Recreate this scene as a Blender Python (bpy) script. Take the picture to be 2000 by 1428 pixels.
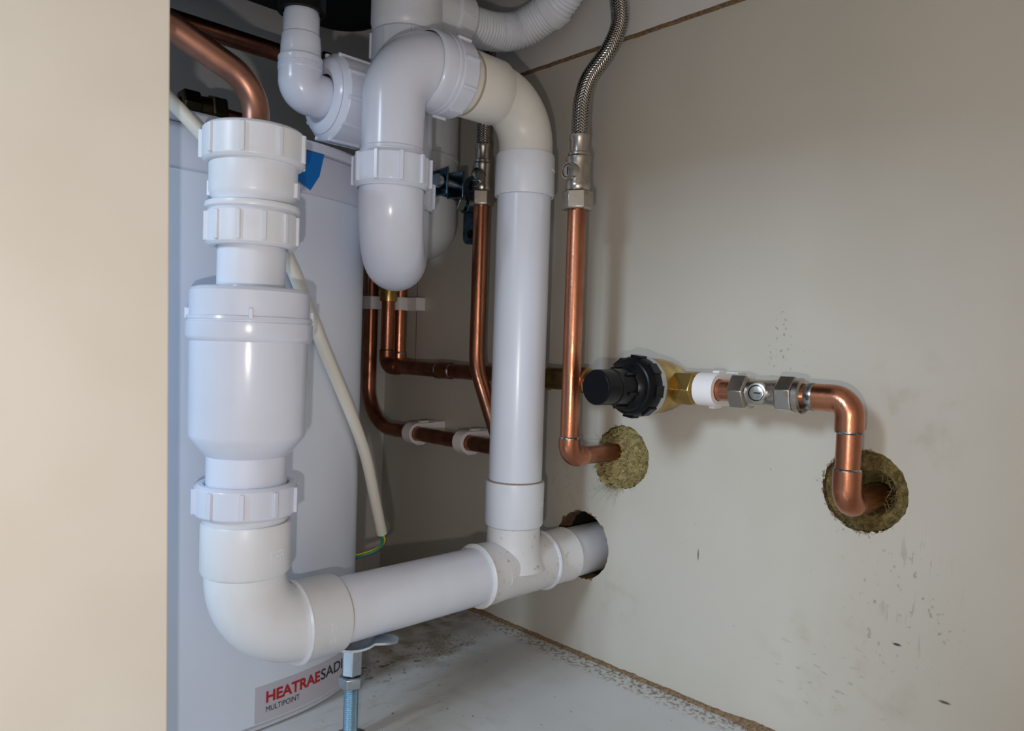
import bpy, math, random
from mathutils import Vector, Matrix, noise

for o in list(bpy.data.objects):
    bpy.data.objects.remove(o, do_unlink=True)
S = bpy.context.scene
COL = S.collection
PI = math.pi
V = Vector

# ------------------------------------------------------------------ camera
# world: x runs into the panel with the holes (its face is x = 0), y runs along it, z up; metres
CAM_R = V((0.72047, -0.69275, 0.03202))
CAM_U = V((-0.00573, 0.04022, 0.99917))
CAM_F = V((0.69346, 0.72006, -0.02501))
CAM_P = V((-0.49, 0.0, 0.264))
cd = bpy.data.cameras.new('camera')
cd.sensor_width = 36.0
cd.lens = 36.0 * 1450.0 / 2000.0
cd.clip_start = 0.005
cd.clip_end = 50
cd.dof.use_dof = True
cd.dof.focus_distance = 0.60
cd.dof.aperture_fstop = 22.0
cam = bpy.data.objects.new('camera', cd)
COL.objects.link(cam)
cam.matrix_world = Matrix(((CAM_R.x, CAM_U.x, -CAM_F.x, CAM_P.x),
                           (CAM_R.y, CAM_U.y, -CAM_F.y, CAM_P.y),
                           (CAM_R.z, CAM_U.z, -CAM_F.z, CAM_P.z),
                           (0, 0, 0, 1)))
S.camera = cam

# ------------------------------------------------------------------ light
world = bpy.data.worlds.new('room_light')
S.world = world
world.use_nodes = True
bg = world.node_tree.nodes['Background']
bg.inputs['Color'].default_value = (0.45, 0.75, 1.0, 1)
bg.inputs['Strength'].default_value = 0.35


def lamp(name, kind, loc, energy, color, target=None, **kw):
    d = bpy.data.lights.new(name, kind)
    d.energy = energy
    d.color = color
    for k, v in kw.items():
        setattr(d, k, v)
    o = bpy.data.objects.new(name, d)
    COL.objects.link(o)
    o.location = loc
    if target is not None:
        o.rotation_euler = (V(target) - V(loc)).to_track_quat('-Z', 'Y').to_euler()
    return o


# daylight from the window across the room
lamp('window_light', 'AREA', (-2.30, 0.10, 1.12), 29.5, (0.67, 0.83, 1.0), target=(0, 0.36, 0.2),
     shape='RECTANGLE', size=0.42, size_y=0.45)
# the torch held against the camera, a little left of and below the lens
lamp('hand_torch', 'POINT', CAM_P - CAM_F * 0.005 - CAM_R * 0.023 - CAM_U * 0.040, 1.90, (1.0, 0.93, 0.90),
     shadow_soft_size=0.004)

S.view_settings.view_transform = 'Standard'
S.view_settings.look = 'None'
S.view_settings.gamma = 1.0
S.view_settings.use_curve_mapping = False
S.view_settings.exposure = 0.0


# ------------------------------------------------------------------ materials
def new_mat(name):
    m = bpy.data.materials.new(name)
    m.use_nodes = True
    nt = m.node_tree
    return m, nt, nt.nodes['Principled BSDF']


def mat(name, col, rough=0.4, metal=0.0, col2=None, nscale=60.0, lo=0.4, hi=0.65, rough2=None,
        bump=0.0, bscale=200.0, spec=0.5, detail=4.0, stretch=None, coat=0.0):
    m, nt, b = new_mat(name)
    b.inputs['Base Color'].default_value = (*col, 1)
    b.inputs['Roughness'].default_value = rough
    b.inputs['Metallic'].default_value = metal
    b.inputs['Specular IOR Level'].default_value = spec
    b.inputs['Coat Weight'].default_value = coat
    if col2 is not None or bump:
        tc = nt.nodes.new('ShaderNodeTexCoord')
        mp = nt.nodes.new('ShaderNodeMapping')
        nt.links.new(tc.outputs['Object'], mp.inputs['Vector'])
        if stretch:
            mp.inputs['Scale'].default_value = stretch
    if col2 is not None:
        n = nt.nodes.new('ShaderNodeTexNoise')
        n.inputs['Scale'].default_value = nscale
        n.inputs['Detail'].default_value = detail
        nt.links.new(mp.outputs[0], n.inputs['Vector'])
        r = nt.nodes.new('ShaderNodeMapRange')
        r.inputs['From Min'].default_value = lo
        r.inputs['From Max'].default_value = hi
        nt.links.new(n.outputs['Fac'], r.inputs['Value'])
        mx = nt.nodes.new('ShaderNodeMix')
        mx.data_type = 'RGBA'
        mx.inputs[6].default_value = (*col, 1)
        mx.inputs[7].default_value = (*col2, 1)
        nt.links.new(r.outputs[0], mx.inputs[0])
        nt.links.new(mx.outputs[2], b.inputs['Base Color'])
        if rough2 is not None:
            rr = nt.nodes.new('ShaderNodeMapRange')
            rr.inputs['To Min'].default_value = rough
            rr.inputs['To Max'].default_value = rough2
            nt.links.new(r.outputs[0], rr.inputs['Value'])
            nt.links.new(rr.outputs[0], b.inputs['Roughness'])
    if bump:
        n2 = nt.nodes.new('ShaderNodeTexNoise')
        n2.inputs['Scale'].default_value = bscale
        nt.links.new(mp.outputs[0], n2.inputs['Vector'])
        bp = nt.nodes.new('ShaderNodeBump')
        bp.inputs['Strength'].default_value = bump
        bp.inputs['Distance'].default_value = 0.001
        nt.links.new(n2.outputs['Fac'], bp.inputs['Height'])
        nt.links.new(bp.outputs[0], b.inputs['Normal'])
    return m


class Board:
    """white melamine with stains: each stain is a noise pattern inside its own soft region"""

    def __init__(self, name, col, col2, rough):
        self.m, self.nt, self.b = new_mat(name)
        self.b.inputs['Roughness'].default_value = rough
        nt = self.nt
        self.tc = nt.nodes.new('ShaderNodeTexCoord').outputs['Object']
        n = self.noise(9, 3)
        mx = self.mix(self.rng(n, 0.35, 0.7), col, col2)
        self.out = mx

    def noise(self, scale, detail=4, stretch=None, seed=0.0):
        nt = self.nt
        mp = nt.nodes.new('ShaderNodeMapping')
        nt.links.new(self.tc, mp.inputs['Vector'])
        if stretch:
            mp.inputs['Scale'].default_value = stretch
        mp.inputs['Location'].default_value = (seed, seed * 0.7, seed * 1.3)
        n = nt.nodes.new('ShaderNodeTexNoise')
        n.inputs['Scale'].default_value = scale
        n.inputs['Detail'].default_value = detail
        nt.links.new(mp.outputs[0], n.inputs['Vector'])
        return n.outputs['Fac']

    def rng(self, src, a, b, c=0.0, d=1.0):
        r = self.nt.nodes.new('ShaderNodeMapRange')
        r.interpolation_type = 'SMOOTHSTEP'
        r.inputs['From Min'].default_value = a
        r.inputs['From Max'].default_value = b
        r.inputs['To Min'].default_value = c
        r.inputs['To Max'].default_value = d
        self.nt.links.new(src, r.inputs['Value'])
        return r.outputs[0]

    def mul(self, a, b):
        n = self.nt.nodes.new('ShaderNodeMath')
        n.operation = 'MULTIPLY'
        self.nt.links.new(a, n.inputs[0])
        if isinstance(b, float):
            n.inputs[1].default_value = b
        else:
            self.nt.links.new(b, n.inputs[1])
        return n.outputs[0]

    def mix(self, fac, a, b):
        mx = self.nt.nodes.new('ShaderNodeMix')
        mx.data_type = 'RGBA'
        if fac is not None:
            self.nt.links.new(fac, mx.inputs[0])
        for s, v in ((6, a), (7, b)):
            if isinstance(v, tuple):
                mx.inputs[s].default_value = (*v, 1)
            else:
                self.nt.links.new(v, mx.inputs[s])
        return mx.outputs[2]

    def region(self, centre, size):
        nt = self.nt
        mp = nt.nodes.new('ShaderNodeMapping')
        mp.vector_type = 'TEXTURE'
        nt.links.new(self.tc, mp.inputs['Vector'])
        mp.inputs['Location'].default_value = centre
        mp.inputs['Scale'].default_value = size
        ln = nt.nodes.new('ShaderNodeVectorMath')
        ln.operation = 'LENGTH'
        nt.links.new(mp.outputs[0], ln.inputs[0])
        return self.rng(ln.outputs['Value'], 1.0, 0.35)

    def stain(self, centre, size, col, scale, lo, hi, amount=1.0, stretch=None, detail=5):
        f = self.rng(self.noise(scale, detail, stretch, seed=random.random()), lo, hi)
        f = self.mul(self.mul(f, self.region(centre, size)), amount)
        self.out = self.mix(f, self.out, col)

    def done(self):
        self.nt.links.new(self.out, self.b.inputs['Base Color'])
        return self.m


random.seed(4)
WHITE = mat('white_trap_plastic', (0.72, 0.765, 0.89), 0.21, col2=(0.69, 0.73, 0.85), nscale=25)
WHITE2 = mat('white_waste_plastic', (0.77, 0.80, 0.87), 0.32, col2=(0.72, 0.74, 0.79), nscale=45, lo=0.5, hi=0.8)
PIPEW = mat('white_waste_pipe', (0.76, 0.81, 0.92), 0.24, col2=(0.74, 0.77, 0.85), nscale=30, stretch=(1, 1, 0.15))
CREAM = mat('ivory_fitting_plastic', (0.75, 0.735, 0.69), 0.34, col2=(0.69, 0.665, 0.61), nscale=40, lo=0.5, hi=0.8)
CREAM2 = mat('off_white_fitting_plastic', (0.76, 0.785, 0.83), 0.34, col2=(0.73, 0.735, 0.75), nscale=40, lo=0.5, hi=0.8)
TEEW = mat('dusty_white_plastic', (0.76, 0.76, 0.77), 0.40, col2=(0.30, 0.25, 0.19), nscale=260, lo=0.63, hi=0.80, detail=7)
DIRT = mat('brown_grime', (0.30, 0.24, 0.15), 0.8)
CLIPW = mat('clip_white_plastic', (0.82, 0.79, 0.78), 0.38)
COPPER = mat('copper', (0.56, 0.235, 0.135), 0.25, 1.0, col2=(0.32, 0.125, 0.075), nscale=45, lo=0.42, hi=0.72,
             rough2=0.40, bump=0.10, bscale=500, detail=7, stretch=(1, 1, 0.45))
COPPER_D = mat('tarnished_copper', (0.42, 0.17, 0.10), 0.28, 1.0, col2=(0.20, 0.08, 0.05), nscale=50, lo=0.4, hi=0.7,
               rough2=0.45, detail=7)
SOLDER = mat('solder', (0.42, 0.42, 0.42), 0.30, 1.0, col2=(0.10, 0.09, 0.08), nscale=260, lo=0.45, hi=0.6)
BRASS = mat('brass', (0.55, 0.38, 0.13), 0.26, 1.0, col2=(0.38, 0.25, 0.08), nscale=70, rough2=0.38)
BRASS_D = mat('dull_brass', (0.36, 0.24, 0.09), 0.36, 1.0, col2=(0.20, 0.13, 0.05), nscale=90)
NICKEL = mat('nickel_plate', (0.50, 0.46, 0.41), 0.24, 1.0, col2=(0.34, 0.30, 0.26), nscale=120, lo=0.5, hi=0.75, rough2=0.36)
STEEL = mat('braid_steel', (0.42, 0.385, 0.345), 0.24, 1.0)
RUBBER = mat('black_rubber', (0.005, 0.005, 0.006), 0.5, spec=0.2)
BLACKP = mat('black_plastic', (0.0035, 0.004, 0.0055), 0.30, bump=0.04, bscale=900, spec=0.22)
SINKB = mat('black_composite', (0.008, 0.008, 0.010), 0.7, spec=0.15)
ZINC = mat('zinc_plate', (0.50, 0.57, 0.64), 0.30, 1.0, col2=(0.42, 0.46, 0.50), nscale=120)
ZINCB = mat('blue_zinc', (0.13, 0.22, 0.30), 0.28, 1.0, col2=(0.07, 0.11, 0.15), nscale=160)
RODB = mat('zinc_rod', (0.34, 0.55, 0.70), 0.30, 1.0)
ALU = mat('grey_ring', (0.52, 0.54, 0.58), 0.4, 0.6)
HEATER = mat('heater_enamel', (0.70, 0.75, 0.85), 0.22, spec=0.5)
HEATER2 = mat('heater_cap_plastic', (0.64, 0.67, 0.76), 0.32)
LABELM = mat('label_silver', (0.52, 0.50, 0.56), 0.38)
REDP = mat('red_print', (0.42, 0.012, 0.016), 0.45)
INK = mat('dark_print', (0.015, 0.017, 0.035), 0.45)
VESSEL = mat('vessel_paint', (0.60, 0.63, 0.66), 0.42)
CABLE = mat('cable_white', (0.74, 0.71, 0.63), 0.45)
WIRE_Y = mat('wire_yellow', (0.75, 0.62, 0.02), 0.4)
WIRE_G = mat('wire_green', (0.03, 0.25, 0.12), 0.4)
WIRE_B = mat('wire_blue', (0.03, 0.10, 0.28), 0.4)
WIRE_N = mat('wire_brown', (0.16, 0.06, 0.03), 0.4)
TAPE = mat('blue_tape', (0.0, 0.15, 0.50), 0.42)
WOOL = mat('mineral_wool', (0.44, 0.36, 0.16), 0.95, col2=(0.20, 0.145, 0.05), nscale=220, lo=0.35, hi=0.7, bump=0.9, bscale=900, detail=8)
WOOL_D = mat('dark_mineral_wool', (0.24, 0.18, 0.06), 0.95, col2=(0.10, 0.07, 0.02), nscale=220, lo=0.35, hi=0.7, bump=0.9, bscale=900, detail=8)  # darker brown wool for the right hole
BRASS_B = mat('dark_brass', (0.07, 0.05, 0.025), 0.4, 1.0)  # near-black brass tone for the fitting on the heater
COPPER_M = mat('brown_copper', (0.42, 0.215, 0.15), 0.33, 1.0, col2=(0.26, 0.13, 0.10), nscale=60, lo=0.4, hi=0.7, rough2=0.45, detail=7)
FIBRE = mat('wool_fibre', (0.46, 0.37, 0.16), 0.8)
WHISK = mat('glass_fibre', (0.40, 0.38, 0.34), 0.5)
CHIP = mat('raw_chipboard', (0.26, 0.165, 0.085), 0.95, col2=(0.13, 0.08, 0.04), nscale=400, bump=0.8, bscale=900)
CHIP_L = mat('chipped_melamine', (0.62, 0.56, 0.46), 0.8, col2=(0.30, 0.21, 0.12), nscale=300, lo=0.45, hi=0.6)
SAWD = mat('sawdust', (0.27, 0.18, 0.10), 0.95, col2=(0.14, 0.09, 0.05), nscale=500)
GRIT = mat('grit', (0.09, 0.065, 0.04), 0.9, col2=(0.22, 0.17, 0.11), nscale=300)
BEIGE = mat('beige_board', (0.80, 0.74, 0.64), 0.42, col2=(0.77, 0.70, 0.60), nscale=14, detail=2)
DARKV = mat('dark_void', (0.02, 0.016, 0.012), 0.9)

bw = Board('wall_melamine', (0.54, 0.505, 0.44), (0.515, 0.48, 0.41), 0.34)
GREY = (0.16, 0.14, 0.11)
TAN = (0.36, 0.30, 0.21)
bw.stain((0, 0.241, 0.268), (0.05, 0.013, 0.036), GREY, 330, 0.58, 0.70, 0.7)
bw.stain((0, 0.238, 0.262), (0.05, 0.030, 0.022), GREY, 520, 0.66, 0.72, 0.5)
bw.stain((0, 0.152, 0.235), (0.05, 0.040, 0.060), TAN, 60, 0.50, 0.75, 0.35)
bw.stain((0, 0.158, 0.110), (0.05, 0.050, 0.055), GREY, 230, 0.62, 0.70, 0.50)
bw.stain((0, 0.150, 0.120), (0.05, 0.030, 0.050), GREY, 90, 0.60, 0.68, 0.38, stretch=(1, 3.0, 0.5))
bw.stain((0, 0.195, 0.055), (0.05, 0.075, 0.060), TAN, 45, 0.50, 0.72, 0.30)
bw.stain((0, 0.200, 0.050), (0.05, 0.060, 0.045), GREY, 120, 0.63, 0.69, 0.32, stretch=(1, 1.0, 2.2))
bw.stain((0, 0.262, 0.130), (0.05, 0.100, 0.140), GREY, 300, 0.715, 0.75, 0.6)
bw.stain((0, 0.425, 0.150), (0.05, 0.050, 0.060), TAN, 90, 0.52, 0.75, 0.40)
bw.stain((0, 0.430, 0.140), (0.05, 0.060, 0.050), GREY, 380, 0.66, 0.72, 0.6)
bw.stain((0, 0.375, 0.060), (0.05, 0.030, 0.030), TAN, 70, 0.45, 0.75, 0.30)
bw.stain((0, 0.590, 0.215), (0.05, 0.070, 0.040), GREY, 260, 0.67, 0.72, 0.6)
# a pencil line and a few pen marks
bw.stain((0, 0.6625, 0.290), (0.05, 0.0010, 0.075), (0.05, 0.045, 0.04), 5, 0.0, 0.1, 0.9)
bw.stain((0, 0.3000, 0.112), (0.05, 0.0010, 0.006), GREY, 5, 0.0, 0.1, 0.9)
bw.stain((0, 0.1585, 0.088), (0.05, 0.0035, 0.0012), (0.05, 0.04, 0.03), 5, 0.0, 0.1, 1.0)
bw.stain((0, 0.1310, 0.062), (0.05, 0.0045, 0.0012), (0.10, 0.07, 0.05), 5, 0.0, 0.1, 1.0)
WALL = bw.done()
WALL2 = mat('back_melamine', (0.68, 0.65, 0.62), 0.4, col2=(0.64, 0.61, 0.58), nscale=12)
bf = Board('floor_melamine', (0.60, 0.61, 0.61), (0.55, 0.55, 0.53), 0.22)
BRN = (0.10, 0.075, 0.045)
bf.stain((-0.055, 0.560, 0), (0.075, 0.045, 0.05), (0.20, 0.15, 0.09), 70, 0.42, 0.70, 0.85)
bf.stain((-0.100, 0.515, 0), (0.090, 0.060, 0.05), (0.27, 0.22, 0.15), 55, 0.38, 0.70, 0.80)
bf.stain((-0.140, 0.500, 0), (0.060, 0.045, 0.05), BRN, 160, 0.58, 0.68, 0.8)
bf.stain((-0.080, 0.500, 0), (0.045, 0.030, 0.05), BRN, 420, 0.58, 0.66, 0.9)
bf.stain((-0.180, 0.440, 0), (0.090, 0.060, 0.05), (0.33, 0.29, 0.22), 50, 0.48, 0.72, 0.35, stretch=(1, 2.5, 1))
bf.stain((-0.160, 0.370, 0), (0.150, 0.110, 0.05), (0.34, 0.30, 0.23), 28, 0.52, 0.75, 0.25, stretch=(2.0, 1, 1))
bf.stain((-0.130, 0.400, 0), (0.200, 0.160, 0.05), BRN, 240, 0.71, 0.75, 0.75)
bf.stain((-0.012, 0.380, 0), (0.016, 0.240, 0.05), (0.22, 0.16, 0.09), 260, 0.45, 0.65, 0.9)
FLOOR = bf.done()


# ------------------------------------------------------------------ mesh helpers
def frame(d):
    d = V(d).normalized()
    a = V((0, 0, 1)) if abs(d.z) < 0.9 else V((1, 0, 0))
    u = a.cross(d).normalized()
    return d, u, d.cross(u)


class MB:
    def __init__(self):
        self.v = []
        self.f = []

    def add(self, vs, fs):
        n = len(self.v)
        self.v += [tuple(p) for p in vs]
        self.f += [tuple(i + n for i in f) for f in fs]
        return self

    def lathe(self, prof, o, d, seg=56, rot=0.0, closed=False):
        """revolve (height, radius) pairs about axis d through o; ends on the axis are closed"""
        o = V(o)
        d, u, w = frame(d)
        rings = []
        vs = []
        for h, r in prof:
            if r < 1e-6:
                rings.append([len(vs)])
                vs.append(o + d * h)
            else:
                rings.append(list(range(len(vs), len(vs) + seg)))
                for k in range(seg):
                    a = 2 * PI * k / seg + rot
                    vs.append(o + d * h + (u * math.cos(a) + w * math.sin(a)) * r)
        fs = []
        pairs = list(zip(rings, rings[1:]))
        if closed:
            pairs.append((rings[-1], rings[0]))
        for A, B in pairs:
            if len(A) == 1 and len(B) == 1:
                continue
            for k in range(seg):
                k2 = (k + 1) % seg
                if len(A) == 1:
                    fs.append((A[0], B[k2], B[k]))
                elif len(B) == 1:
                    fs.append((A[k], A[k2], B[0]))
                else:
                    fs.append((A[k], A[k2], B[k2], B[k]))
        return self.add(vs, fs)

    def tube(self, path, r, seg=28, cap=True):
        path = [V(p) for p in path]
        n = len(path)
        rad = r if isinstance(r, (list, tuple)) else [r] * n
        tg = []
        for i in range(n):
            a = path[max(i - 1, 0)]
            b = path[min(i + 1, n - 1)]
            tg.append((b - a).normalized())
        _, u, w = frame(tg[0])
        vs, fs = [], []
        for i in range(n):
            if i:
                q = tg[i - 1].rotation_difference(tg[i])
                u = q @ u
                w = q @ w
            for k in range(seg):
                a = 2 * PI * k / seg
                vs.append(path[i] + (u * math.cos(a) + w * math.sin(a)) * rad[i])
        for i in range(n - 1):
            for k in range(seg):
                k2 = (k + 1) % seg
                fs.append((i * seg + k, i * seg + k2, (i + 1) * seg + k2, (i + 1) * seg + k))
        if cap:
            fs.append(tuple(range(seg - 1, -1, -1)))
            fs.append(tuple((n - 1) * seg + k for k in range(seg)))
        return self.add(vs, fs)

    def box(self, c, size, axes=None):
        c = V(c)
        X, Y, Z = axes if axes else (V((1, 0, 0)), V((0, 1, 0)), V((0, 0, 1)))
        sx, sy, sz = (s / 2 for s in size)
        vs = [c + X * a * sx + Y * b * sy + Z * e * sz for a in (-1, 1) for b in (-1, 1) for e in (-1, 1)]
        fs = [(0, 1, 3, 2), (4, 6, 7, 5), (0, 4, 5, 1), (2, 3, 7, 6), (0, 2, 6, 4), (1, 5, 7, 3)]
        return self.add(vs, fs)

    def build(self, name, m, parent=None, sharp=32, bevel=0.0, seg=2, smooth=True):
        me = bpy.data.meshes.new(name)
        me.from_pydata([tuple(p) for p in self.v], [], self.f)
        me.validate()
        me.update()
        if smooth:
            me.shade_smooth()
            me.set_sharp_from_angle(angle=math.radians(sharp))
        me.materials.append(m)
        o = bpy.data.objects.new(name, me)
        COL.objects.link(o)
        if parent is not None:
            o.parent = parent
        if bevel:
            b = o.modifiers.new('edge', 'BEVEL')
            b.width = bevel
            b.segments = seg
            b.limit_method = 'ANGLE'
            b.angle_limit = math.radians(40)
        return o


def thing(name, label, cat, group=None):
    o = bpy.data.objects.new(name, None)
    COL.objects.link(o)
    o.empty_display_size = 0.02
    tag(o, label, cat, group)
    return o


def tag(o, label, cat, group=None):
    o['label'] = label
    o['category'] = cat
    if group:
        o['group'] = group
    return o


def structure(o):
    o['kind'] = 'structure'
    return o


def fillet(pts, rads, n=10):
    """polyline with rounded corners"""
    pts = [V(p) for p in pts]
    if not isinstance(rads, (list, tuple)):
        rads = [rads] * (len(pts) - 2)
    out = [pts[0]]
    for i in range(1, len(pts) - 1):
        a = (pts[i - 1] - pts[i]).normalized()
        b = (pts[i + 1] - pts[i]).normalized()
        ang = a.angle(b)
        t = rads[i - 1] / math.tan(ang / 2)
        bis = (a + b).normalized()
        c = pts[i] + bis * (rads[i - 1] / math.sin(ang / 2))
        p0 = pts[i] + a * t - c
        p1 = pts[i] + b * t - c
        tot = p0.angle(p1)
        ax = p0.cross(p1).normalized()
        for k in range(n + 1):
            out.append(c + Matrix.Rotation(tot * k / n, 3, ax) @ p0)
    out.append(pts[-1])
    return out


def spline(pts, n=10):
    pts = [V(p) for p in pts]
    P = [pts[0] * 2 - pts[1]] + pts + [pts[-1] * 2 - pts[-2]]
    out = []
    for i in range(1, len(P) - 2):
        a, b, c, d = P[i - 1:i + 3]
        for k in range(n):
            t = k / n
            out.append(0.5 * ((2 * b) + (c - a) * t + (2 * a - 5 * b + 4 * c - d) * t * t + (3 * b - a - 3 * c + d) * t ** 3))
    out.append(pts[-1])
    return out


def resample(path, step):
    out = [path[0]]
    acc = 0.0
    for a, b in zip(path, path[1:]):
        L = (b - a).length
        s = step - acc
        while s <= L:
            out.append(a.lerp(b, s / L))
            s += step
        acc = (acc + L) % step if L else acc
    return out


def ribbed_nut(name, o, d, h0, h1, r, m, parent, bore, nribs=10, rib=0.0016, rot=0.0, lead=0.0018):
    """plastic union nut: a collar with grip ribs, hollow towards both ends"""
    b = MB()
    b.lathe([(h0 + 0.002, bore), (h0, bore + 0.0008), (h0, r - lead), (h0 + lead, r), (h1 - lead, r), (h1, r - lead),
             (h1, bore + 0.0008), (h1 - 0.002, bore)], o, d, 64)
    dd, u, w = frame(d)
    for k in range(nribs):
        a = 2 * PI * k / nribs + rot
        rd = u * math.cos(a) + w * math.sin(a)
        tn = dd.cross(rd)
        b.box(V(o) + dd * ((h0 + h1) / 2) + rd * (r - 0.0006 + rib / 2), (rib + 0.0012, 0.0026, (h1 - h0) - 0.0045), (rd, tn, dd))
    return b.build(name, m, parent, bevel=0.0004)


def hexnut(name, o, d, h0, h1, R, m, parent, bore, rot=0.0):
    c = R * 0.10
    b = MB().lathe([(h0, bore), (h0, R * 0.88), (h0 + c, R), (h1 - c, R), (h1, R * 0.88), (h1, bore)], o, d, 6, rot)
    return b.build(name, m, parent, sharp=20, bevel=0.0004)


def ring(name, o, d, h, r, m, parent, wdt=0.0016, thick=0.0006):
    b = MB().lathe([(h - wdt, r), (h - wdt * 0.4, r + thick), (h + wdt * 0.4, r + thick * 0.9), (h + wdt, r)], o, d, 40)
    return b.build(name, m, parent)


# ================================================================== the setting
# panel with three drilled holes: (y, z, radius)
HOLES = [(0.3740, 0.1765, 0.0260), (0.1820, 0.1795, 0.0265), (0.4145, 0.0950, 0.0290)]
HALF = [0.034, 0.034, 0.0385]
Y0, Y1, ZT = -0.30, 0.72, 0.5195


def hole_ring(i, n=96):
    cy, cz, r = HOLES[i]
    out = []
    for k in range(n):
        a = 2 * PI * k / n
        j = noise.noise(V((math.cos(a) * 6 + i * 9, math.sin(a) * 6, 3.1))) * 0.0007 + noise.noise(V((math.cos(a) * 22, math.sin(a) * 22 + i * 5, 7.7))) * 0.0006
        out.append((cy + math.cos(a) * (r + j), cz + math.sin(a) * (r + j)))
    return out


w = MB()
ys = sorted({Y0, Y1} | {c[0] + s * h for c, h in zip(HOLES, HALF) for s in (-1, 1)})
zs = sorted({0.0, ZT} | {c[1] + s * h for c, h in zip(HOLES, HALF) for s in (-1, 1)})
for ya, yb in zip(ys, ys[1:]):
    for za, zb in zip(zs, zs[1:]):
        my, mz = (ya + yb) / 2, (za + zb) / 2
        if any(abs(my - c[0]) < h and abs(mz - c[1]) < h for c, h in zip(HOLES, HALF)):
            continue
        w.add([(0, ya, za), (0, yb, za), (0, yb, zb), (0, ya, zb)], [(0, 3, 2, 1)])
for i, h in enumerate(HALF):
    rg = hole_ring(i)
    n = len(rg)
    cy, cz, _ = HOLES[i]
    sq = []
    for k in range(n):
        a = 2 * PI * k / n
        c, s = math.cos(a), math.sin(a)
        t = h / max(abs(c), abs(s))
        sq.append((cy + c * t, cz + s * t))
    w.add([(0, *p) for p in rg] + [(0, *p) for p in sq], [(k, (k + 1) % n, n + (k + 1) % n, n + k) for k in range(n)])
w.add([(0.018, Y0, 0), (0.018, Y1, 0), (0.018, Y1, ZT), (0.018, Y0, ZT), (0, Y0, ZT), (0, Y1, ZT)], [(3, 2, 5, 4)])
wall = structure(w.build('wall_right', WALL, smooth=False))
for i in range(3):
    rg = hole_ring(i)
    n = len(rg)
    cy, cz, r = HOLES[i]
    b = MB()
    b.add([(0.0, *p) for p in rg] + [(0.018, *p) for p in rg], [(k, n + k, n + (k + 1) % n, (k + 1) % n) for k in range(n)])
    b.build('hole_edge', CHIP, wall)
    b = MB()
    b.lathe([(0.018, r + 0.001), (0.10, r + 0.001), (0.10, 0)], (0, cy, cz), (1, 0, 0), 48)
    b.build('hole_void', DARKV, wall)  # near-black cup stands in for the darkness deep in the hole
    # torn rim of the drilled hole: small flakes standing proud
    b = MB()
    random.seed(30 + i)
    span = [(-1.3, 1.5), (-2.2, 1.7), (-2.0, 2.6)][i]
    for k in range(46 if i < 2 else 34):
        a = random.uniform(*span)
        s = random.uniform(0.0007, 0.0019)
        rr = r + random.uniform(-0.0006, 0.0008)
        p = V((-0.0003, cy + math.cos(a) * rr, cz + math.sin(a) * rr))
        t = V((0, -math.sin(a), math.cos(a)))
        q = V((0, math.cos(a), math.sin(a)))
        e = V((-random.uniform(0.0003, 0.0016), 0, 0))
        b.add([p - t * s, p + t * s, p + q * s * 0.8, p + e - q * s * 0.4],
              [(0, 1, 2), (0, 3, 1), (1, 3, 2), (2, 3, 0)])
    fl = b.build('torn_rim', CHIP_L if i < 2 else CHIP, wall, smooth=False)
    fl['kind'] = 'stuff'

# upper board standing 3 mm proud, its raw lower edge shows as a thin brown line
b = MB().box((0.0065, (Y0 + Y1) / 2, (ZT + 0.66) / 2), (0.019, Y1 - Y0, 0.66 - ZT))
up = structure(b.build('wall_upper', WALL2, smooth=False))
b = MB()
random.seed(8)
n = 160
vs = []
for k in range(n + 1):
    y = Y0 + (Y1 - 0.001 - Y0) * k / n
    d = 0.0012 * noise.noise(V((y * 90, 0, 0)))
    vs += [(-0.0032, y, ZT + 0.0012 + d * 0.4), (-0.0036, y, ZT - 0.0002 + d * 0.3), (0.0005, y, ZT - 0.0010 + d * 0.5)]
fs = []
for k in range(n):
    for e in range(2):
        fs.append((k * 3 + e, k * 3 + 3 + e, k * 3 + 4 + e, k * 3 + 1 + e))
b.add(vs, fs)
b.build('raw_edge', CHIP, up)

structure(MB().box((-0.35, Y1 + 0.009, 0.33), (0.70, 0.018, 0.66)).build('wall_back', WALL2, smooth=False))
structure(MB().box((-0.335, 0.21, -0.009), (0.67, 1.02, 0.018)).build('floor', FLOOR, smooth=False))
structure(MB().box((-0.315, 0.21, 0.67), (0.67, 1.02, 0.02)).build('ceiling', WALL2, smooth=False))
structure(MB().box((-0.569, 0.21, 0.5975), (0.018, 1.02, 0.125)).build('light_block_1', BEIGE, smooth=False))  # unseen rail, added to keep window light off the upper panel
structure(MB().box((-0.660, -0.045, 0.33), (0.018, 0.35, 0.66)).build('light_block_2', BEIGE, smooth=False))  # unseen stile, added so the window light fades towards the right
structure(MB().box((-0.335, -0.229, 0.33), (0.67, 0.018, 0.66)).build('light_block_wall', WALL2, smooth=False))  # added out of view to cut the light reaching the panel's right side

# sawdust lying along the foot of the panel
b = MB()
random.seed(12)
n = 300
vs, fs = [], []
ya, yb = 0.05, 0.575
for k in range(n + 1):
    y = ya + (yb - ya) * k / n
    g = noise.noise(V((y * 55, 2.0, 0))) * 0.5 + noise.noise(V((y * 210, 5.0, 0))) * 0.5
    big = math.exp(-((y - 0.245) / 0.018) ** 2) * 0.0035 + math.exp(-((y - 0.56) / 0.03) ** 2) * 0.003
    wd = 0.0034 + 0.0016 * g + big
    ht = 0.0022 + 0.0013 * g + big * 0.7
    vs += [(0, y, ht), (-wd * 0.35, y, ht * (0.85 + 0.25 * g)), (-wd * 0.75, y, ht * 0.45), (-wd, y, 0.0)]
for k in range(n):
    for e in range(3):
        fs.append((k * 4 + e, k * 4 + 1 + e, k * 4 + 5 + e, k * 4 + 4 + e))
b.add(vs, fs)


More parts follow.
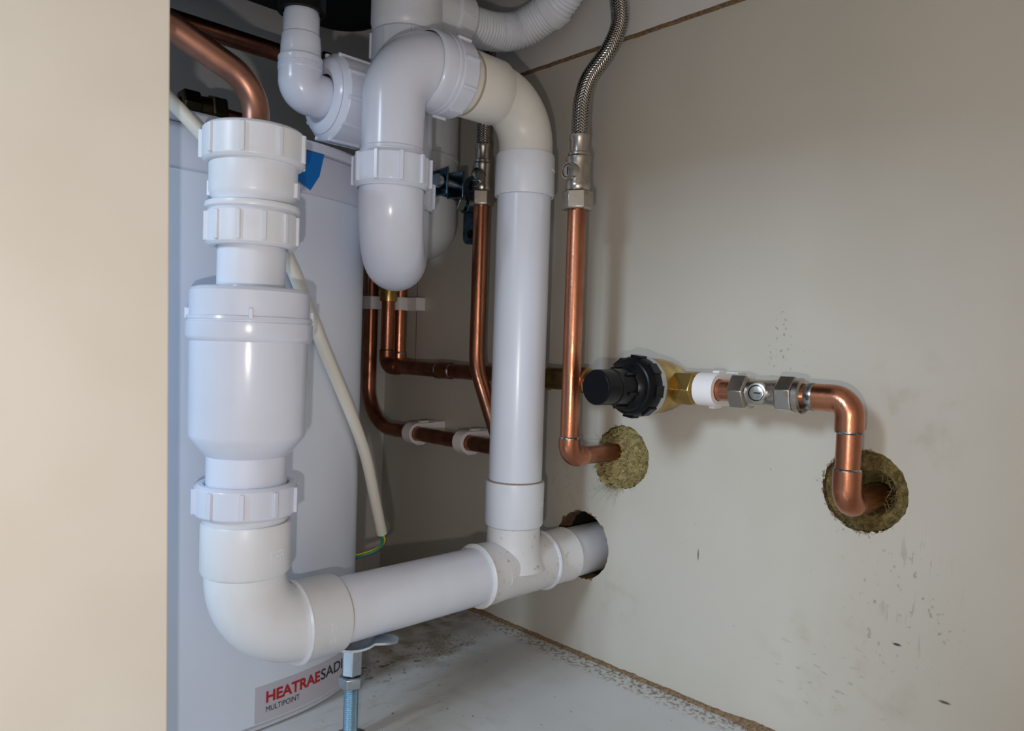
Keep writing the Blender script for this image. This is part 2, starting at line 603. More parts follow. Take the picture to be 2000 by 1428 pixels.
def crumb(b, p, s):
    q = [V(p) + V((random.uniform(-1, 1), random.uniform(-1, 1), random.uniform(0, 1.2))) * s for _ in range(5)]
    b.add(q, [(0, 1, 2), (0, 2, 3), (0, 3, 1), (1, 4, 2), (2, 4, 3), (3, 4, 1)])


for k in range(900):
    y = random.uniform(ya, yb)
    crumb(b, (-abs(random.gauss(0, 0.006)) - 0.001, y, 0), random.uniform(0.0003, 0.0011))
o = b.build('sawdust', SAWD, smooth=False)
tag(o, 'brown sawdust line along the foot of the drilled panel', 'sawdust')
o['kind'] = 'stuff'
b = MB()
for cx, cy, sx, sy, n in ((-0.078, 0.505, 0.020, 0.010, 170), (-0.135, 0.500, 0.025, 0.012, 120), (-0.05, 0.555, 0.02, 0.015, 90),
                          (-0.12, 0.42, 0.07, 0.06, 110)):
    for k in range(n):
        crumb(b, (min(random.gauss(cx, sx), -0.003), random.gauss(cy, sy), 0), random.uniform(0.0002, 0.0009))
o = b.build('floor_grit', GRIT, smooth=False)
tag(o, 'dark grit scattered on the dirty cabinet floor below the waste pipe', 'grit')
o['kind'] = 'stuff'

# ================================================================== beige panel at the left
b = MB()
pv = []
for y in (0.365, 0.377):
    for (x, z) in ((-0.3596, 0.0), (-0.3682, 0.552), (-0.475, 0.552), (-0.475, 0.0)):
        pv.append((x, y, z))
b.add(pv, [(0, 1, 2, 3), (7, 6, 5, 4), (0, 4, 5, 1), (3, 2, 6, 7), (1, 5, 6, 2), (0, 3, 7, 4)])
o = b.build('cabinet_panel', BEIGE, smooth=False, bevel=0.0008)
tag(o, 'large plain beige cabinet panel filling the left edge of the view', 'panel')

# ================================================================== water heater
plan = [(-0.455, 0.500), (-0.45, 0.484), (-0.42, 0.4725), (-0.36, 0.4665), (-0.30, 0.4652), (-0.269, 0.4660), (-0.250, 0.4672),
        (-0.229, 0.4700), (-0.210, 0.4750), (-0.192, 0.4825), (-0.1785, 0.4920), (-0.1710, 0.5040), (-0.1685, 0.520)]
front = [V((p.x, p.y)) for p in spline([(x, y, 0) for x, y in plan], 8)]
outline = front + [V((-0.1685, 0.70)), V((-0.455, 0.70))]


def inset(pl, d):
    out = []
    n = len(pl)
    for i in range(n):
        t = (pl[(i + 1) % n] - pl[i - 1]).normalized()
        out.append(pl[i] + V((-t.y, t.x)) * d)
    return out


def loft(layers):
    """layers of (z, inset) round the heater outline, closed at both ends"""
    b = MB()
    n = len(outline)
    vs, fs = [], []
    for z, d in layers:
        vs += [(p.x, p.y, z) for p in inset(outline, d)]
    for i in range(len(layers) - 1):
        for k in range(n):
            k2 = (k + 1) % n
            fs.append((i * n + k, i * n + k2, (i + 1) * n + k2, (i + 1) * n + k))
    fs.append(tuple(range(n - 1, -1, -1)))
    fs.append(tuple((len(layers) - 1) * n + k for k in range(n)))
    return b.add(vs, fs)


ht = thing('water_heater', 'white box-shaped water heater standing behind the white waste pipes', 'water heater')
loft([(0.0, 0.0045), (0.0010, 0.0022), (0.0032, 0.0018), (0.0042, 0.004)]).build('base_rim', HEATER2, ht)
loft([(0.0038, 0.004), (0.0046, 0.0012), (0.0060, 0.0), (0.364, 0.0), (0.3652, 0.0012)]).build('casing', HEATER, ht)
loft([(0.3652, 0.0012), (0.3664, 0.0), (0.388, 0.0), (0.393, 0.002), (0.394, 0.004)]).build('top_cover', HEATER2, ht)
loft([(0.3935, 0.004), (0.394, -0.0012), (0.3955, -0.0022), (0.399, -0.0020), (0.401, 0.0), (0.402, 0.006)]).build('top_lip', HEATER2, ht)

# label wrapped on the curved front
arc = [0.0]
for p, q in zip(front, front[1:]):
    arc.append(arc[-1] + (q - p).length)


def on_front(s, off):
    for i in range(len(arc) - 1):
        if arc[i + 1] >= s or i == len(arc) - 2:
            t = (s - arc[i]) / (arc[i + 1] - arc[i])
            p = front[i].lerp(front[i + 1], t)
            ta = (front[i + 1] - front[i]).normalized()
            return V((p.x + ta.y * off, p.y - ta.x * off))


def arc_at(x):
    for i in range(len(front) - 1):
        if front[i].x <= x <= front[i + 1].x:
            return arc[i] + (x - front[i].x) / (front[i + 1].x - front[i].x) * (arc[i + 1] - arc[i])


LS = arc_at(-0.2690)
LW = 0.100
b = MB()
n = 40
vs = []
for k in range(n + 1):
    p = on_front(LS + LW * k / n, 0.00025)
    vs += [(p.x, p.y, 0.0066), (p.x, p.y, 0.0312)]
b.add(vs, [(2 * k, 2 * k + 2, 2 * k + 3, 2 * k + 1) for k in range(n)])
lab = b.build('label', LABELM, ht)
lab['label'] = 'silver printed maker label'


def text_on_front(txt, name, m, s0, z0, height, width, bold=0.0, shear=0.0):
    c = bpy.data.curves.new(name, 'FONT')
    c.body = txt
    c.size = 1.0
    c.offset = bold
    c.resolution_u = 4
    c.shear = shear
    t = bpy.data.objects.new(name, c)
    COL.objects.link(t)
    dg = bpy.context.evaluated_depsgraph_get()
    me = bpy.data.meshes.new_from_object(t.evaluated_get(dg))
    bpy.data.objects.remove(t, do_unlink=True)
    xs = [v.co.x for v in me.vertices]
    yy = [v.co.y for v in me.vertices]
    x0, x1, y0, y1 = min(xs), max(xs), min(yy), max(yy)
    for v in me.vertices:
        s = s0 + (v.co.x - x0) / (x1 - x0) * width
        p = on_front(s, 0.00055)
        v.co = (p.x, p.y, z0 + (v.co.y - y0) / (y1 - y0) * height)
    me.materials.append(m)
    o = bpy.data.objects.new(name, me)
    COL.objects.link(o)
    o.parent = lab
    return o


text_on_front('HEATRAE', 'red_lettering', REDP, LS + 0.0078, 0.0188, 0.0078, 0.0445, bold=0.032)
text_on_front('SADIA', 'dark_lettering', INK, LS + 0.0530, 0.0188, 0.0078, 0.0332, bold=0.012)
text_on_front('MULTIPOINT', 'small_lettering', INK, LS + 0.0078, 0.0126, 0.0038, 0.0262, bold=0.0)

# blue tape folded over the top edge of the heater
b = MB()
tp = [(-0.2440, 0.3925), (-0.2262, 0.3945), (-0.2300, 0.3780), (-0.2371, 0.3671), (-0.2505, 0.3733), (-0.2475, 0.383)]
sec = []
for x, z in tp:
    s = arc_at(x)
    p = on_front(s, 0.0012)
    sec.append((p.x, p.y, z))
bk = [(x, y + 0.0004, z) for x, y, z in sec]
n = len(sec)
b.add(sec + bk, [tuple(range(n)), tuple(range(2 * n - 1, n - 1, -1))] + [(k, n + k, n + (k + 1) % n, (k + 1) % n) for k in range(n)])
o = b.build('tape_strip', TAPE, smooth=False)
tag(o, 'torn strip of blue tape on the top edge of the water heater', 'tape')

# dark brass compression fitting on top of the heater, with a pipe behind
hf = thing('heater_fitting', 'dark brass compression elbow on top of the water heater', 'pipe fitting')
fz = 0.444
hexnut('compression_nut', (-0.262, 0.60, fz), (1, 0, 0), -0.016, -0.002, 0.0125, BRASS_B, hf, 0.006)
MB().lathe([(-0.004, 0.0), (-0.004, 0.0095), (0.010, 0.0105), (0.014, 0.0)], (-0.262, 0.60, fz), (1, 0, 0), 24).build('body', BRASS_B, hf)
hexnut('compression_nut', (-0.262, 0.60, fz), (1, 0, 0), 0.006, 0.018, 0.0135, BRASS_B, hf, 0.006, 0.3)
MB().tube([(-0.256, 0.60, 0.4015), (-0.256, 0.60, fz)], 0.0085, 20).build('stem', BRASS_B, hf)
MB().tube(fillet([(-0.25, 0.60, fz - 0.002), (-0.20, 0.60, fz - 0.004), (-0.185, 0.68, fz - 0.006)], 0.012), 0.0072, 20).build('pipe_tail', COPPER_D, hf)

# ================================================================== white waste pipework (solvent welded)
WY = 0.42
VX = -0.0780
HZ = 0.0885
UZ = 0.4545
wp = thing('waste_pipe', 'white waste pipe run with elbow, upright, tee and long horizontal leg', 'waste pipe')
b = MB().lathe([(0.135, 0.0212), (0.405, 0.0212)], (VX, WY, 0), (0, 0, 1), 64)
b.build('upright_pipe', PIPEW, wp)
# top elbow: horizontal socket, bend, vertical socket
BR = 0.034
b = MB()
arcp = fillet([(VX - 0.045, WY, UZ), (VX, WY, UZ), (VX, WY, UZ - 0.05)], BR, 20)
b.tube(arcp, 0.0212, 56, cap=False)
el = b.build('top_elbow', CREAM, wp)
MB().lathe([(-0.1415, 0.0212), (-0.1415, 0.0234), (-0.1405, 0.0240), (-0.1135, 0.0238), (-0.1125, 0.0232), (-0.112, 0.0212)],
           (0, WY, UZ), (1, 0, 0), 64).build('socket', CREAM, el)
MB().lathe([(0.382, 0.0214), (0.382, 0.0232), (0.383, 0.0236), (0.413, 0.0232), (0.4145, 0.0226), (0.415, 0.0212)],
           (VX, WY, 0), (0, 0, 1), 64).build('socket', WHITE2, el)
MB().lathe([(-0.162, 0.0226), (-0.141, 0.0226)], (0, WY, UZ), (1, 0, 0), 64).build('pipe_end', CREAM, wp)
ring('sealant_ring', (0, WY, UZ), (1, 0, 0), -0.1423, 0.0224, mat('brown_sealant', (0.40, 0.35, 0.26), 0.5), wp, 0.0011, 0.0008)
# tee
te = MB()
te.lathe([(-0.1175, 0.0212), (-0.1180, 0.0232), (-0.1165, 0.0245), (-0.1150, 0.0236), (-0.105, 0.0235), (-0.096, 0.0228), (-0.046, 0.0228),
          ], (0, WY, HZ), (1, 0, 0), 72)
te.lathe([(HZ + 0.001, 0.0270), (HZ + 0.012, 0.0232), (HZ + 0.022, 0.0212), (0.1225, 0.0210)], (VX, WY, 0), (0, 0, 1), 72)
tee = te.build('tee', TEEW, wp, sharp=40)
MB().lathe([(0.1225, 0.0208), (0.1235, 0.0226), (0.1250, 0.0232), (0.156, 0.0234), (0.1580, 0.0230), (0.1582, 0.0212)],
           (VX, WY, 0), (0, 0, 1), 64).build('upper_socket', WHITE2, tee)
MB().lathe([(-0.047, 0.0225), (-0.047, 0.0240), (-0.0455, 0.0246), (-0.044, 0.0238), (-0.043, 0.0226)],
           (0, WY, HZ), (1, 0, 0), 64).build('moulded_lip', WHITE2, tee)
MB().lathe([(-0.0445, 0.0224), (-0.0195, 0.0222), (-0.0185, 0.0228), (-0.0172, 0.0228), (-0.0165, 0.0216)],
           (0, WY, HZ), (1, 0, 0), 64).build('wall_socket', TEEW, tee)
MB().lathe([(-0.0175, 0.0210), (0.080, 0.0210), (0.080, 0)], (0, WY, HZ), (1, 0, 0), 64).build('wall_pipe', WHITE2, wp)
ring('grime_ring', (VX, WY, 0), (0, 0, 1), 0.1587, 0.0211, DIRT, wp, 0.0007, 0.0003)
# long horizontal leg and bottom elbow
MB().lathe([(-0.240, 0.0214), (-0.116, 0.0214)], (0, WY, HZ), (1, 0, 0), 64).build('horizontal_pipe', PIPEW, wp)
DX = -0.2985
b = MB().tube(fillet([(DX, WY, HZ + 0.05), (DX, WY, HZ), (DX + 0.06, WY, HZ)], 0.036, 22), 0.0232, 60, cap=False)
be = b.build('bottom_elbow', CREAM2, wp)
MB().lathe([(0.1265, 0.0232), (0.1275, 0.0248), (0.129, 0.0255), (0.1555, 0.0256), (0.1572, 0.0250), (0.1572, 0.0215)],
           (DX, WY, 0), (0, 0, 1), 64).build('socket', CREAM2, be)
MB().lathe([(-0.2680, 0.0230), (-0.2682, 0.0254), (-0.2668, 0.0262), (-0.2650, 0.0252), (-0.2400, 0.0249), (-0.2386, 0.0244), (-0.2384, 0.0212)],
           (0, WY, HZ), (1, 0, 0), 64).build('socket', CREAM2, be)
ring('grime_ring', (0, WY, HZ), (1, 0, 0), -0.2372, 0.0213, mat('yellowed_cement', (0.55, 0.48, 0.36), 0.6), wp, 0.0014, 0.0004)
ring('grime_ring', (DX, WY, 0), (0, 0, 1), 0.1574, 0.0225, DIRT, wp, 0.0009, 0.0010)


def moulded_marks(o, d, h, r, a0, rows, n, parent, m, seed, cell=0.0011, along=False):
    """raised, worn moulding marks on a socket"""
    random.seed(seed)
    dd, u, w_ = frame(d)
    b = MB()
    for row in range(rows):
        for k in range(n):
            if along:
                hh, aa = h + k * cell * 1.25, a0 + row * cell * 2.0 / r
            else:
                hh, aa = h + row * cell * 2.4, a0 + k * cell * 1.25 / r
            rd = u * math.cos(aa) + w_ * math.sin(aa)
            tn = dd.cross(rd)
            b.box(V(o) + dd * hh + rd * r, (0.0005, cell * random.uniform(0.35, 0.9), cell * random.uniform(0.6, 1.5)), (rd, tn, dd))
    b.build('moulded_mark', m, parent, smooth=False, bevel=0.0001)


def ang_to(o, d, target):
    dd, u, w_ = frame(d)
    t = V(target) - V(o)
    return math.atan2(t.dot(w_), t.dot(u))


a = ang_to((DX, WY, 0), (0, 0, 1), (-0.30, 0.35, 0))
moulded_marks((DX, WY, 0), (0, 0, 1), 0.1372, 0.0256, a + 0.16, 3, 8, be, CREAM2, 1)
a = ang_to((-0.25, WY, HZ), (1, 0, 0), (-0.25, 0.35, HZ - 0.006))
moulded_marks((0, WY, HZ), (1, 0, 0), -0.2540, 0.0250, a - 0.2, 2, 10, be, CREAM2, 2)
a = ang_to((-0.1, WY, HZ), (1, 0, 0), (-0.1, 0.35, HZ + 0.005))
moulded_marks((0, WY, HZ), (1, 0, 0), -0.1000, 0.0233, a - 0.25, 2, 9, tee, TEEW, 3)
moulded_marks((0, WY, HZ), (1, 0, 0), -0.0780, 0.0229, a - 0.10, 2, 4, tee, TEEW, 4)
a = ang_to((VX, WY, 0), (0, 0, 1), (-0.05, 0.35, 0))
moulded_marks((VX, WY, 0), (0, 0, 1), 0.402, 0.0234, a, 1, 7, el, WHITE2, 5)
moulded_marks((VX, WY, 0), (0, 0, 1), 0.140, 0.0233, a, 2, 3, tee, WHITE2, 6)

# ================================================================== in-line waste valve at the left
dv = thing('waste_valve', 'tall white in-line waste valve with a fat barrel and union nuts', 'waste valve')
AX = (DX - 0.0005, WY, 0)
ribbed_nut('top_nut', AX, (0, 0, 1), 0.3640, 0.3845, 0.0285, WHITE2, dv, 0.0100, 9, 0.0018, 0.05)
b = MB().lathe([(0.3395, 0.0210), (0.3430, 0.0216), (0.3455, 0.0238), (0.3480, 0.0245), (0.366, 0.0247)], AX, (0, 0, 1), 64)
for sgn in (-1, 1):
    rd = V((CAM_R.x, CAM_R.y, 0)).normalized() * sgn
    b.box(V(AX) + V((0, 0, 0.3505)) + rd * 0.0252, (0.0022, 0.0050, 0.0085), (rd, V((0, 0, 1)).cross(rd), V((0, 0, 1))))
b.build('upper_neck', WHITE2, dv)
MB().lathe([(0.3365, 0.0225), (0.3380, 0.0262), (0.3395, 0.0266), (0.3410, 0.0262), (0.3418, 0.0212)], AX, (0, 0, 1), 64).build('flange', WHITE2, dv)
ribbed_nut('middle_nut', AX, (0, 0, 1), 0.3165, 0.3375, 0.0255, WHITE2, dv, 0.0196, 12, 0.0015, 0.32)
MB().lathe([(0.288, 0.0192), (0.320, 0.0192)], AX, (0, 0, 1), 56).build('upper_tail', PIPEW, dv)
b = MB().lathe([(0.2936, 0.0190), (0.2932, 0.0290), (0.2922, 0.0322), (0.2905, 0.0336), (0.2765, 0.0337)], AX, (0, 0, 1), 72)
cap = b.build('barrel_cap', WHITE, dv)
dd, u, w_ = frame((0, 0, 1))
for k in range(4):
    b = MB()
    a = ang_to(AX, (0, 0, 1), CAM_P) + 0.0 + k * PI / 2
    rd = u * math.cos(a) + w_ * math.sin(a)
    b.box(V(AX) + V((0, 0, 0.2775)) + rd * 0.0345, (0.0022, 0.0022, 0.0060), (rd, dd.cross(rd), dd))
    b.build('grip_lug', WHITE, cap, bevel=0.0003)
MB().lathe([(0.2765, 0.0337), (0.2760, 0.0348), (0.2745, 0.0351), (0.2738, 0.0345), (0.2732, 0.0345), (0.2728, 0.0353), (0.2650, 0.0354),
            (0.2635, 0.0349), (0.2618, 0.0330)], AX, (0, 0, 1), 72).build('barrel_collar', WHITE, dv)
MB().lathe([(0.2625, 0.0332), (0.2090, 0.0328), (0.2065, 0.0322), (0.1985, 0.0255), (0.1965, 0.0236), (0.1955, 0.0225)],
           AX, (0, 0, 1), 72).build('barrel', WHITE, dv)
MB().lathe([(0.1965, 0.0228), (0.1760, 0.0228)], AX, (0, 0, 1), 64).build('lower_neck', WHITE, dv)
ribbed_nut('bottom_nut', AX, (0, 0, 1), 0.1610, 0.1800, 0.0288, WHITE, dv, 0.0233, 10, 0.0018, 0.12)
MB().lathe([(0.1615, 0.0245), (0.1580, 0.0240), (0.1550, 0.0220)], AX, (0, 0, 1), 56).build('seal', WHITE2, dv)

# copper discharge pipe going down into it
cp = thing('copper_pipe', 'bent copper pipe dropping into the top nut of the white waste valve', 'copper pipe')
MB().tube(fillet([(DX, WY, 0.366), (DX, WY, 0.4105), (-0.345, WY, 0.4290), (-0.43, WY, 0.455)], [0.026, 0.05], 14), 0.0076, 28).build('pipe', COPPER_M, cp)
cp2 = thing('copper_pipe', 'dark copper pipe running level above the water heater', 'copper pipe')
MB().tube([(-0.44, 0.61, 0.5105), (-0.135, 0.61, 0.5105)], 0.0076, 28).build('pipe', COPPER_D, cp2)
hexnut('compression_nut', (-0.145, 0.61, 0.5105), (1, 0, 0), -0.010, 0.006, 0.0135, BRASS_D, cp2, 0.0076)
MB().lathe([(0.006, 0), (0.006, 0.010), (0.022, 0.010), (0.022, 0)], (-0.145, 0.61, 0.5105), (1, 0, 0), 24).build('elbow', BRASS_D, cp2)

# ================================================================== sink trap
TX = -0.2030
RX, RY = -0.1535, 0.4785
st = thing('sink_trap', 'white sink trap with deep rounded bend and large union nuts', 'sink trap')
zc = 0.3620
dirv = V((RX - TX, RY - WY, 0))
half = dirv.length / 2
dn = dirv.normalized()
mid = V((TX, WY, zc)) + dn * half
path = [V((TX, WY, 0.388))] + [mid - dn * half * math.cos(t) - V((0, 0, 1)) * half * math.sin(t) for t in [PI * k / 28 for k in range(29)]] + [V((RX, RY, 0.385))]
MB().tube(path, 0.0219, 60, cap=False).build('u_bend', WHITE, st, sharp=60)
ribbed_nut('front_nut', (TX, WY, 0), (0, 0, 1), 0.3665, 0.3900, 0.0255, WHITE, st, 0.0225, 10, 0.0016, 0.25, 0.003)
ribbed_nut('rear_nut', (RX, RY, 0), (0, 0, 1), 0.3660, 0.3890, 0.0250, WHITE, st, 0.0225, 10, 0.0014, 0.1)
MB().lathe([(0.3880, 0.0220), (0.3925, 0.0216), (0.3935, 0.0208)], (TX, WY, 0), (0, 0, 1), 56).build('front_collar', WHITE, st)
sb_ = fillet([(TX, WY, 0.385), (TX, WY, UZ), (-0.166, WY, UZ)], 0.0300, 24)
MB().tube(sb_, [0.0209] + [0.0209 + 0.0042 * (k / 24) ** 1.3 for k in range(25)] + [0.0262], 60, cap=False).build('swivel_bend', WHITE, st, sharp=60)
MB().lathe([(-0.1805, 0.0250), (-0.1795, 0.0262), (-0.1770, 0.0271), (-0.1700, 0.0274), (-0.1692, 0.0264), (-0.1680, 0.0276),
            (-0.1662, 0.0276), (-0.1655, 0.0262)], (0, WY, UZ), (1, 0, 0), 64).build('swivel_flange', WHITE, st)
ribbed_nut('outlet_nut', (0, WY, UZ), (1, 0, 0), -0.1660, -0.1500, 0.0278, WHITE, st, 0.0225, 9, 0.0016, 0.15)
MB().lathe([(0.380, 0.0205), (0.405, 0.0205), (0.415, 0.0225), (0.470, 0.0225), (0.482, 0.0212)], (RX, RY, 0), (0, 0, 1), 60).build('inlet_leg', WHITE, st)
ribbed_nut('inlet_nut', (RX, RY, 0), (0, 0, 1), 0.4770, 0.5005, 0.0268, WHITE, st, 0.0205, 8, 0.0013, 0.35)

# appliance nozzle on the inlet leg
NZ = 0.4365
NX, NY = -0.2420, 0.4765
az = thing('appliance_nozzle', 'white barbed appliance nozzle elbow with a large round union nut', 'nozzle')
ribbed_nut('union_nut', (0, NY, NZ), (1, 0, 0), -0.2235, -0.1850, 0.0302, WHITE, az, 0.0170, 10, 0.0013, 0.2, 0.004)
MB().lathe([(-0.2245, 0.0150), (-0.2268, 0.0190), (-0.2262, 0.0235), (-0.2240, 0.0262), (-0.2215, 0.0225)], (0, NY, NZ), (1, 0, 0), 56).build('face_flange', WHITE, az)
MB().lathe([(-0.186, 0.0235), (-0.172, 0.0215), (-0.168, 0.0)], (0, NY, NZ), (1, 0, 0), 40).build('branch', WHITE, az)
MB().tube(fillet([(NX, NY, NZ + 0.016), (NX, NY, NZ - 0.0015), (-0.215, NY, NZ - 0.0015)], 0.0075, 16), 0.0147, 48).build('elbow', WHITE, az, sharp=60)
pr = [(0.4475, 0.0135), (0.4480, 0.0148)]
for k in range(4):
    z = 0.4485 + k * 0.0012
    pr += [(z, 0.0151), (z + 0.0004, 0.0151), (z + 0.0008, 0.0145)]
pr += [(0.4560, 0.0152), (0.4570, 0.0150), (0.4580, 0.0138), (0.4630, 0.0134), (0.4635, 0.0136), (0.4720, 0.0130), (0.4730, 0.0122), (0.4860, 0.0123), (0.4870, 0.0117),
       (0.500, 0.0118), (0.500, 0.0)]
MB().lathe(pr, (NX, NY, 0), (0, 0, 1), 48).build('barbed_tail', WHITE, az)
dh = MB()
dh.lathe([(0.4880, 0.0126), (0.4880, 0.0160), (0.5100, 0.0160), (0.512, 0.0145), (0.55, 0.0145)], (NX, NY, 0), (0, 0, 1), 40)
o = dh.build('drain_hose', RUBBER)
tag(o, 'black rubber hose end pushed onto the white barbed nozzle', 'hose')

# sink waste and bowl
sw = thing('sink_waste', 'white round sink waste body with a side outlet under the black sink', 'sink waste')
MB().lathe([(0.4985, 0.0), (0.4985, 0.0225), (0.5015, 0.0255), (0.5075, 0.0272), (0.556, 0.0272), (0.556, 0.030), (0.5605, 0.033), (0.5605, 0.0)],
           (RX, RY, 0), (0, 0, 1), 60).build('body', WHITE2, sw)
BZ = 0.5290
MB().lathe([(RX + 0.010, 0.0190), (-0.112, 0.0190), (-0.110, 0.0175)], (0, RY, BZ), (1, 0, 0), 48).build('side_outlet', WHITE2, sw)
ribbed_nut('outlet_nut', (0, RY, BZ), (1, 0, 0), -0.1160, -0.0970, 0.0212, WHITE2, sw, 0.0165, 8, 0.0010, 0.1)
oh = spline([(-0.100, RY, BZ), (-0.080, RY - 0.001, BZ + 0.0005), (-0.060, RY - 0.003, BZ + 0.003), (-0.044, RY - 0.012, BZ + 0.008),
             (-0.036, RY - 0.030, BZ + 0.0165), (-0.034, RY - 0.050, BZ + 0.026), (-0.036, RY - 0.062, BZ + 0.040), (-0.042, RY - 0.066, BZ + 0.075)], 14)
oh = resample(oh, 0.0006)
rr = []
for i in range(len(oh)):
    t = i * 0.0006
    if t < 0.006 or 0.088 < t < 0.098:
        rr.append(0.0162 if t < 0.05 else 0.0172)
    else:
        rr.append(0.0146 + 0.0012 * (0.5 + 0.5 * math.sin(2 * PI * t / 0.0030)))
ohb = MB().tube(oh, rr, 36)
o = ohb.build('overflow_hose', WHITE2, sharp=80)
tag(o, 'white corrugated overflow hose curving up from the sink waste', 'hose')


def rrect(x0, x1, y0, y1, r, n=10):
    out = []
    for cx, cy, a0 in ((x1 - r, y1 - r, 0), (x0 + r, y1 - r, PI / 2), (x0 + r, y0 + r, PI), (x1 - r, y0 + r, 1.5 * PI)):
        for k in range(n + 1):
            a = a0 + PI / 2 * k / n
            out.append(V((cx + math.cos(a) * r, cy + math.sin(a) * r)))
    return out


b = MB()
vs = []
lay = [(0.560, 0.016, 0.030), (0.5625, 0.008, 0.036), (0.568, 0.002, 0.040), (0.576, 0.0, 0.042), (0.659, -0.004, 0.042)]
for z, d, r in lay:
    vs += [(p.x, p.y, z) for p in rrect(-0.44 + d, -0.090 - d, 0.30 + d, 0.655 - d, r)]
n = len(vs) // len(lay)
fs = [tuple(range(n - 1, -1, -1))]
for i in range(len(lay) - 1):
    fs += [(i * n + k, i * n + (k + 1) % n, (i + 1) * n + (k + 1) % n, (i + 1) * n + k) for k in range(n)]
b.add(vs, fs)
o = b.build('sink_bowl', SINKB)
tag(o, 'underside of a black sink bowl above the trap', 'sink')

# ================================================================== copper pipework on the panel
RUNX, RUNZ = -0.035, 0.2390
CR = 0.0072


def elbow(path, r, rad, parent, m, name='elbow', seg=28):
    return MB().tube(fillet(path, r, 14), rad, seg, cap=True).build(name, m, parent, sharp=50)


# feed run from the left: drop, elbow, coupling, along to the brass coupling
fp = thing('copper_pipe', 'copper pipe from a brass fitting turning along the panel behind the white upright', 'copper pipe')
FY = 0.6660
MB().tube([(RUNX, FY, 0.255), (RUNX, FY, 0.345)], CR, 28).build('drop_pipe', COPPER, fp)
elbow([(RUNX, FY, 0.2560), (RUNX, FY, RUNZ), (RUNX, FY - 0.022, RUNZ)], 0.011, 0.0083, fp, COPPER_D)
MB().tube([(RUNX, FY - 0.015, RUNZ), (RUNX, 0.425, RUNZ)], CR, 28).build('run_pipe', COPPER_D, fp)
MB().lathe([(0.5560, CR), (0.5562, 0.0083), (0.5790, 0.0083), (0.5792, CR)], (RUNX, 0, RUNZ), (0, 1, 0), 36).build('coupling', COPPER_D, fp)
ring('solder_ring', (RUNX, 0, RUNZ), (0, 1, 0), 0.5555, CR, SOLDER, fp, 0.0012, 0.0006)
ring('solder_ring', (RUNX, 0, RUNZ), (0, 1, 0), 0.5750, 0.0080, SOLDER, fp, 0.0016, 0.0007)
ring('solder_ring', (RUNX, FY, 0), (0, 0, 1), 0.2562, CR, DARKV, fp, 0.0008, 0.0008)
bfit = MB().lathe([(0.3085, CR), (0.3085, 0.0092), (0.3195, 0.0098), (0.3205, 0.0104), (0.3235, 0.0104), (0.3245, 0.0118), (0.340, 0.0122), (0.340, 0)],
                  (RUNX, FY, 0), (0, 0, 1), 40).build('brass_tail', BRASS, fp)
bfit['label'] = 'dull brass tail fitting'

# pipe dropping behind it
pb = thing('copper_pipe', 'short copper pipe dropping right behind the brass-tailed copper pipe', 'copper pipe')
PX, PY = -0.0150, 0.6725
MB().tube([(PX, PY, 0.2520), (PX, PY, 0.40)], CR, 28).build('pipe', COPPER, pb)
elbow([(PX, PY, 0.2530), (PX, PY, 0.2400), (-0.004, PY, 0.2400)], 0.008, 0.0082, pb, COPPER)
ring('solder_ring', (PX, PY, 0), (0, 0, 1), 0.2535, CR, SOLDER, pb, 0.0014, 0.0010)

# lower pipe with the left riser
LZ = 0.1728
lp = thing('copper_pipe', 'low copper pipe swept round beside the heater and joined to the left riser', 'copper pipe')
MB().tube(fillet([(RUNX, 0.699, 0.42), (RUNX, 0.699, LZ), (RUNX, 0.455, LZ)], 0.044, 18), CR, 28).build('swept_pipe', COPPER_D, lp)
LX, LY = -0.0555, 0.4965
MB().tube(fillet([(LX, LY, 0.389), (LX, LY, 0.245), (LX, 0.4640, 0.183), (-0.038, 0.458, LZ)], [0.06, 0.02], 14), 0.0069, 28).build('riser', COPPER, lp)

# right riser into the wool-packed hole
rp = thing('copper_pipe', 'bright copper riser with an elbow into the wool-packed hole beside the white upright', 'copper pipe')
RX2, RY2 = -0.0600, 0.3800
RZ = 0.1805
MB().tube([(RX2, RY2, 0.192), (RX2, RY2, 0.372)], CR, 32).build('riser', COPPER, rp)
elbow([(RX2, RY2, 0.1945), (RX2, RY2, RZ), (RX2 + 0.0165, RY2, RZ)], 0.0105, 0.0083, rp, COPPER)
MB().tube([(RX2 + 0.008, RY2, RZ), (0.03, RY2 - 0.001, RZ - 0.001)], CR, 32).build('wall_stub', COPPER_D, rp)
ring('solder_ring', (RX2, RY2, 0), (0, 0, 1), 0.1950, CR, SOLDER, rp, 0.0013, 0.0006)
ring('solder_ring', (0, RY2, RZ), (1, 0, 0), RX2 + 0.0172, CR, SOLDER, rp, 0.0012, 0.0007)

# brass coupling and short pieces of the run
bc = thing('brass_coupling', 'dull brass coupling on the level pipe, half hidden by the white upright', 'pipe fitting')
hexnut('compression_nut', (RUNX, 0, RUNZ), (0, 1, 0), 0.4270, 0.4400, 0.0112, BRASS_D, bc, CR, 0.2)
MB().lathe([(0.4010, 0.0085), (0.4015, 0.0090), (0.4265, 0.0092), (0.4270, 0.0085)], (RUNX, 0, RUNZ), (0, 1, 0), 36).build('body', BRASS_D, bc)
hexnut('compression_nut', (RUNX, 0, RUNZ), (0, 1, 0), 0.3830, 0.4010, 0.0112, BRASS_D, bc, CR, 0.2)
ms = MB().tube([(RUNX, 0.390, RUNZ), (RUNX, 0.325, RUNZ)], CR, 28).build('copper_pipe', COPPER)
tag(ms, 'short copper piece behind the black knob of the brass regulating valve', 'copper pipe')

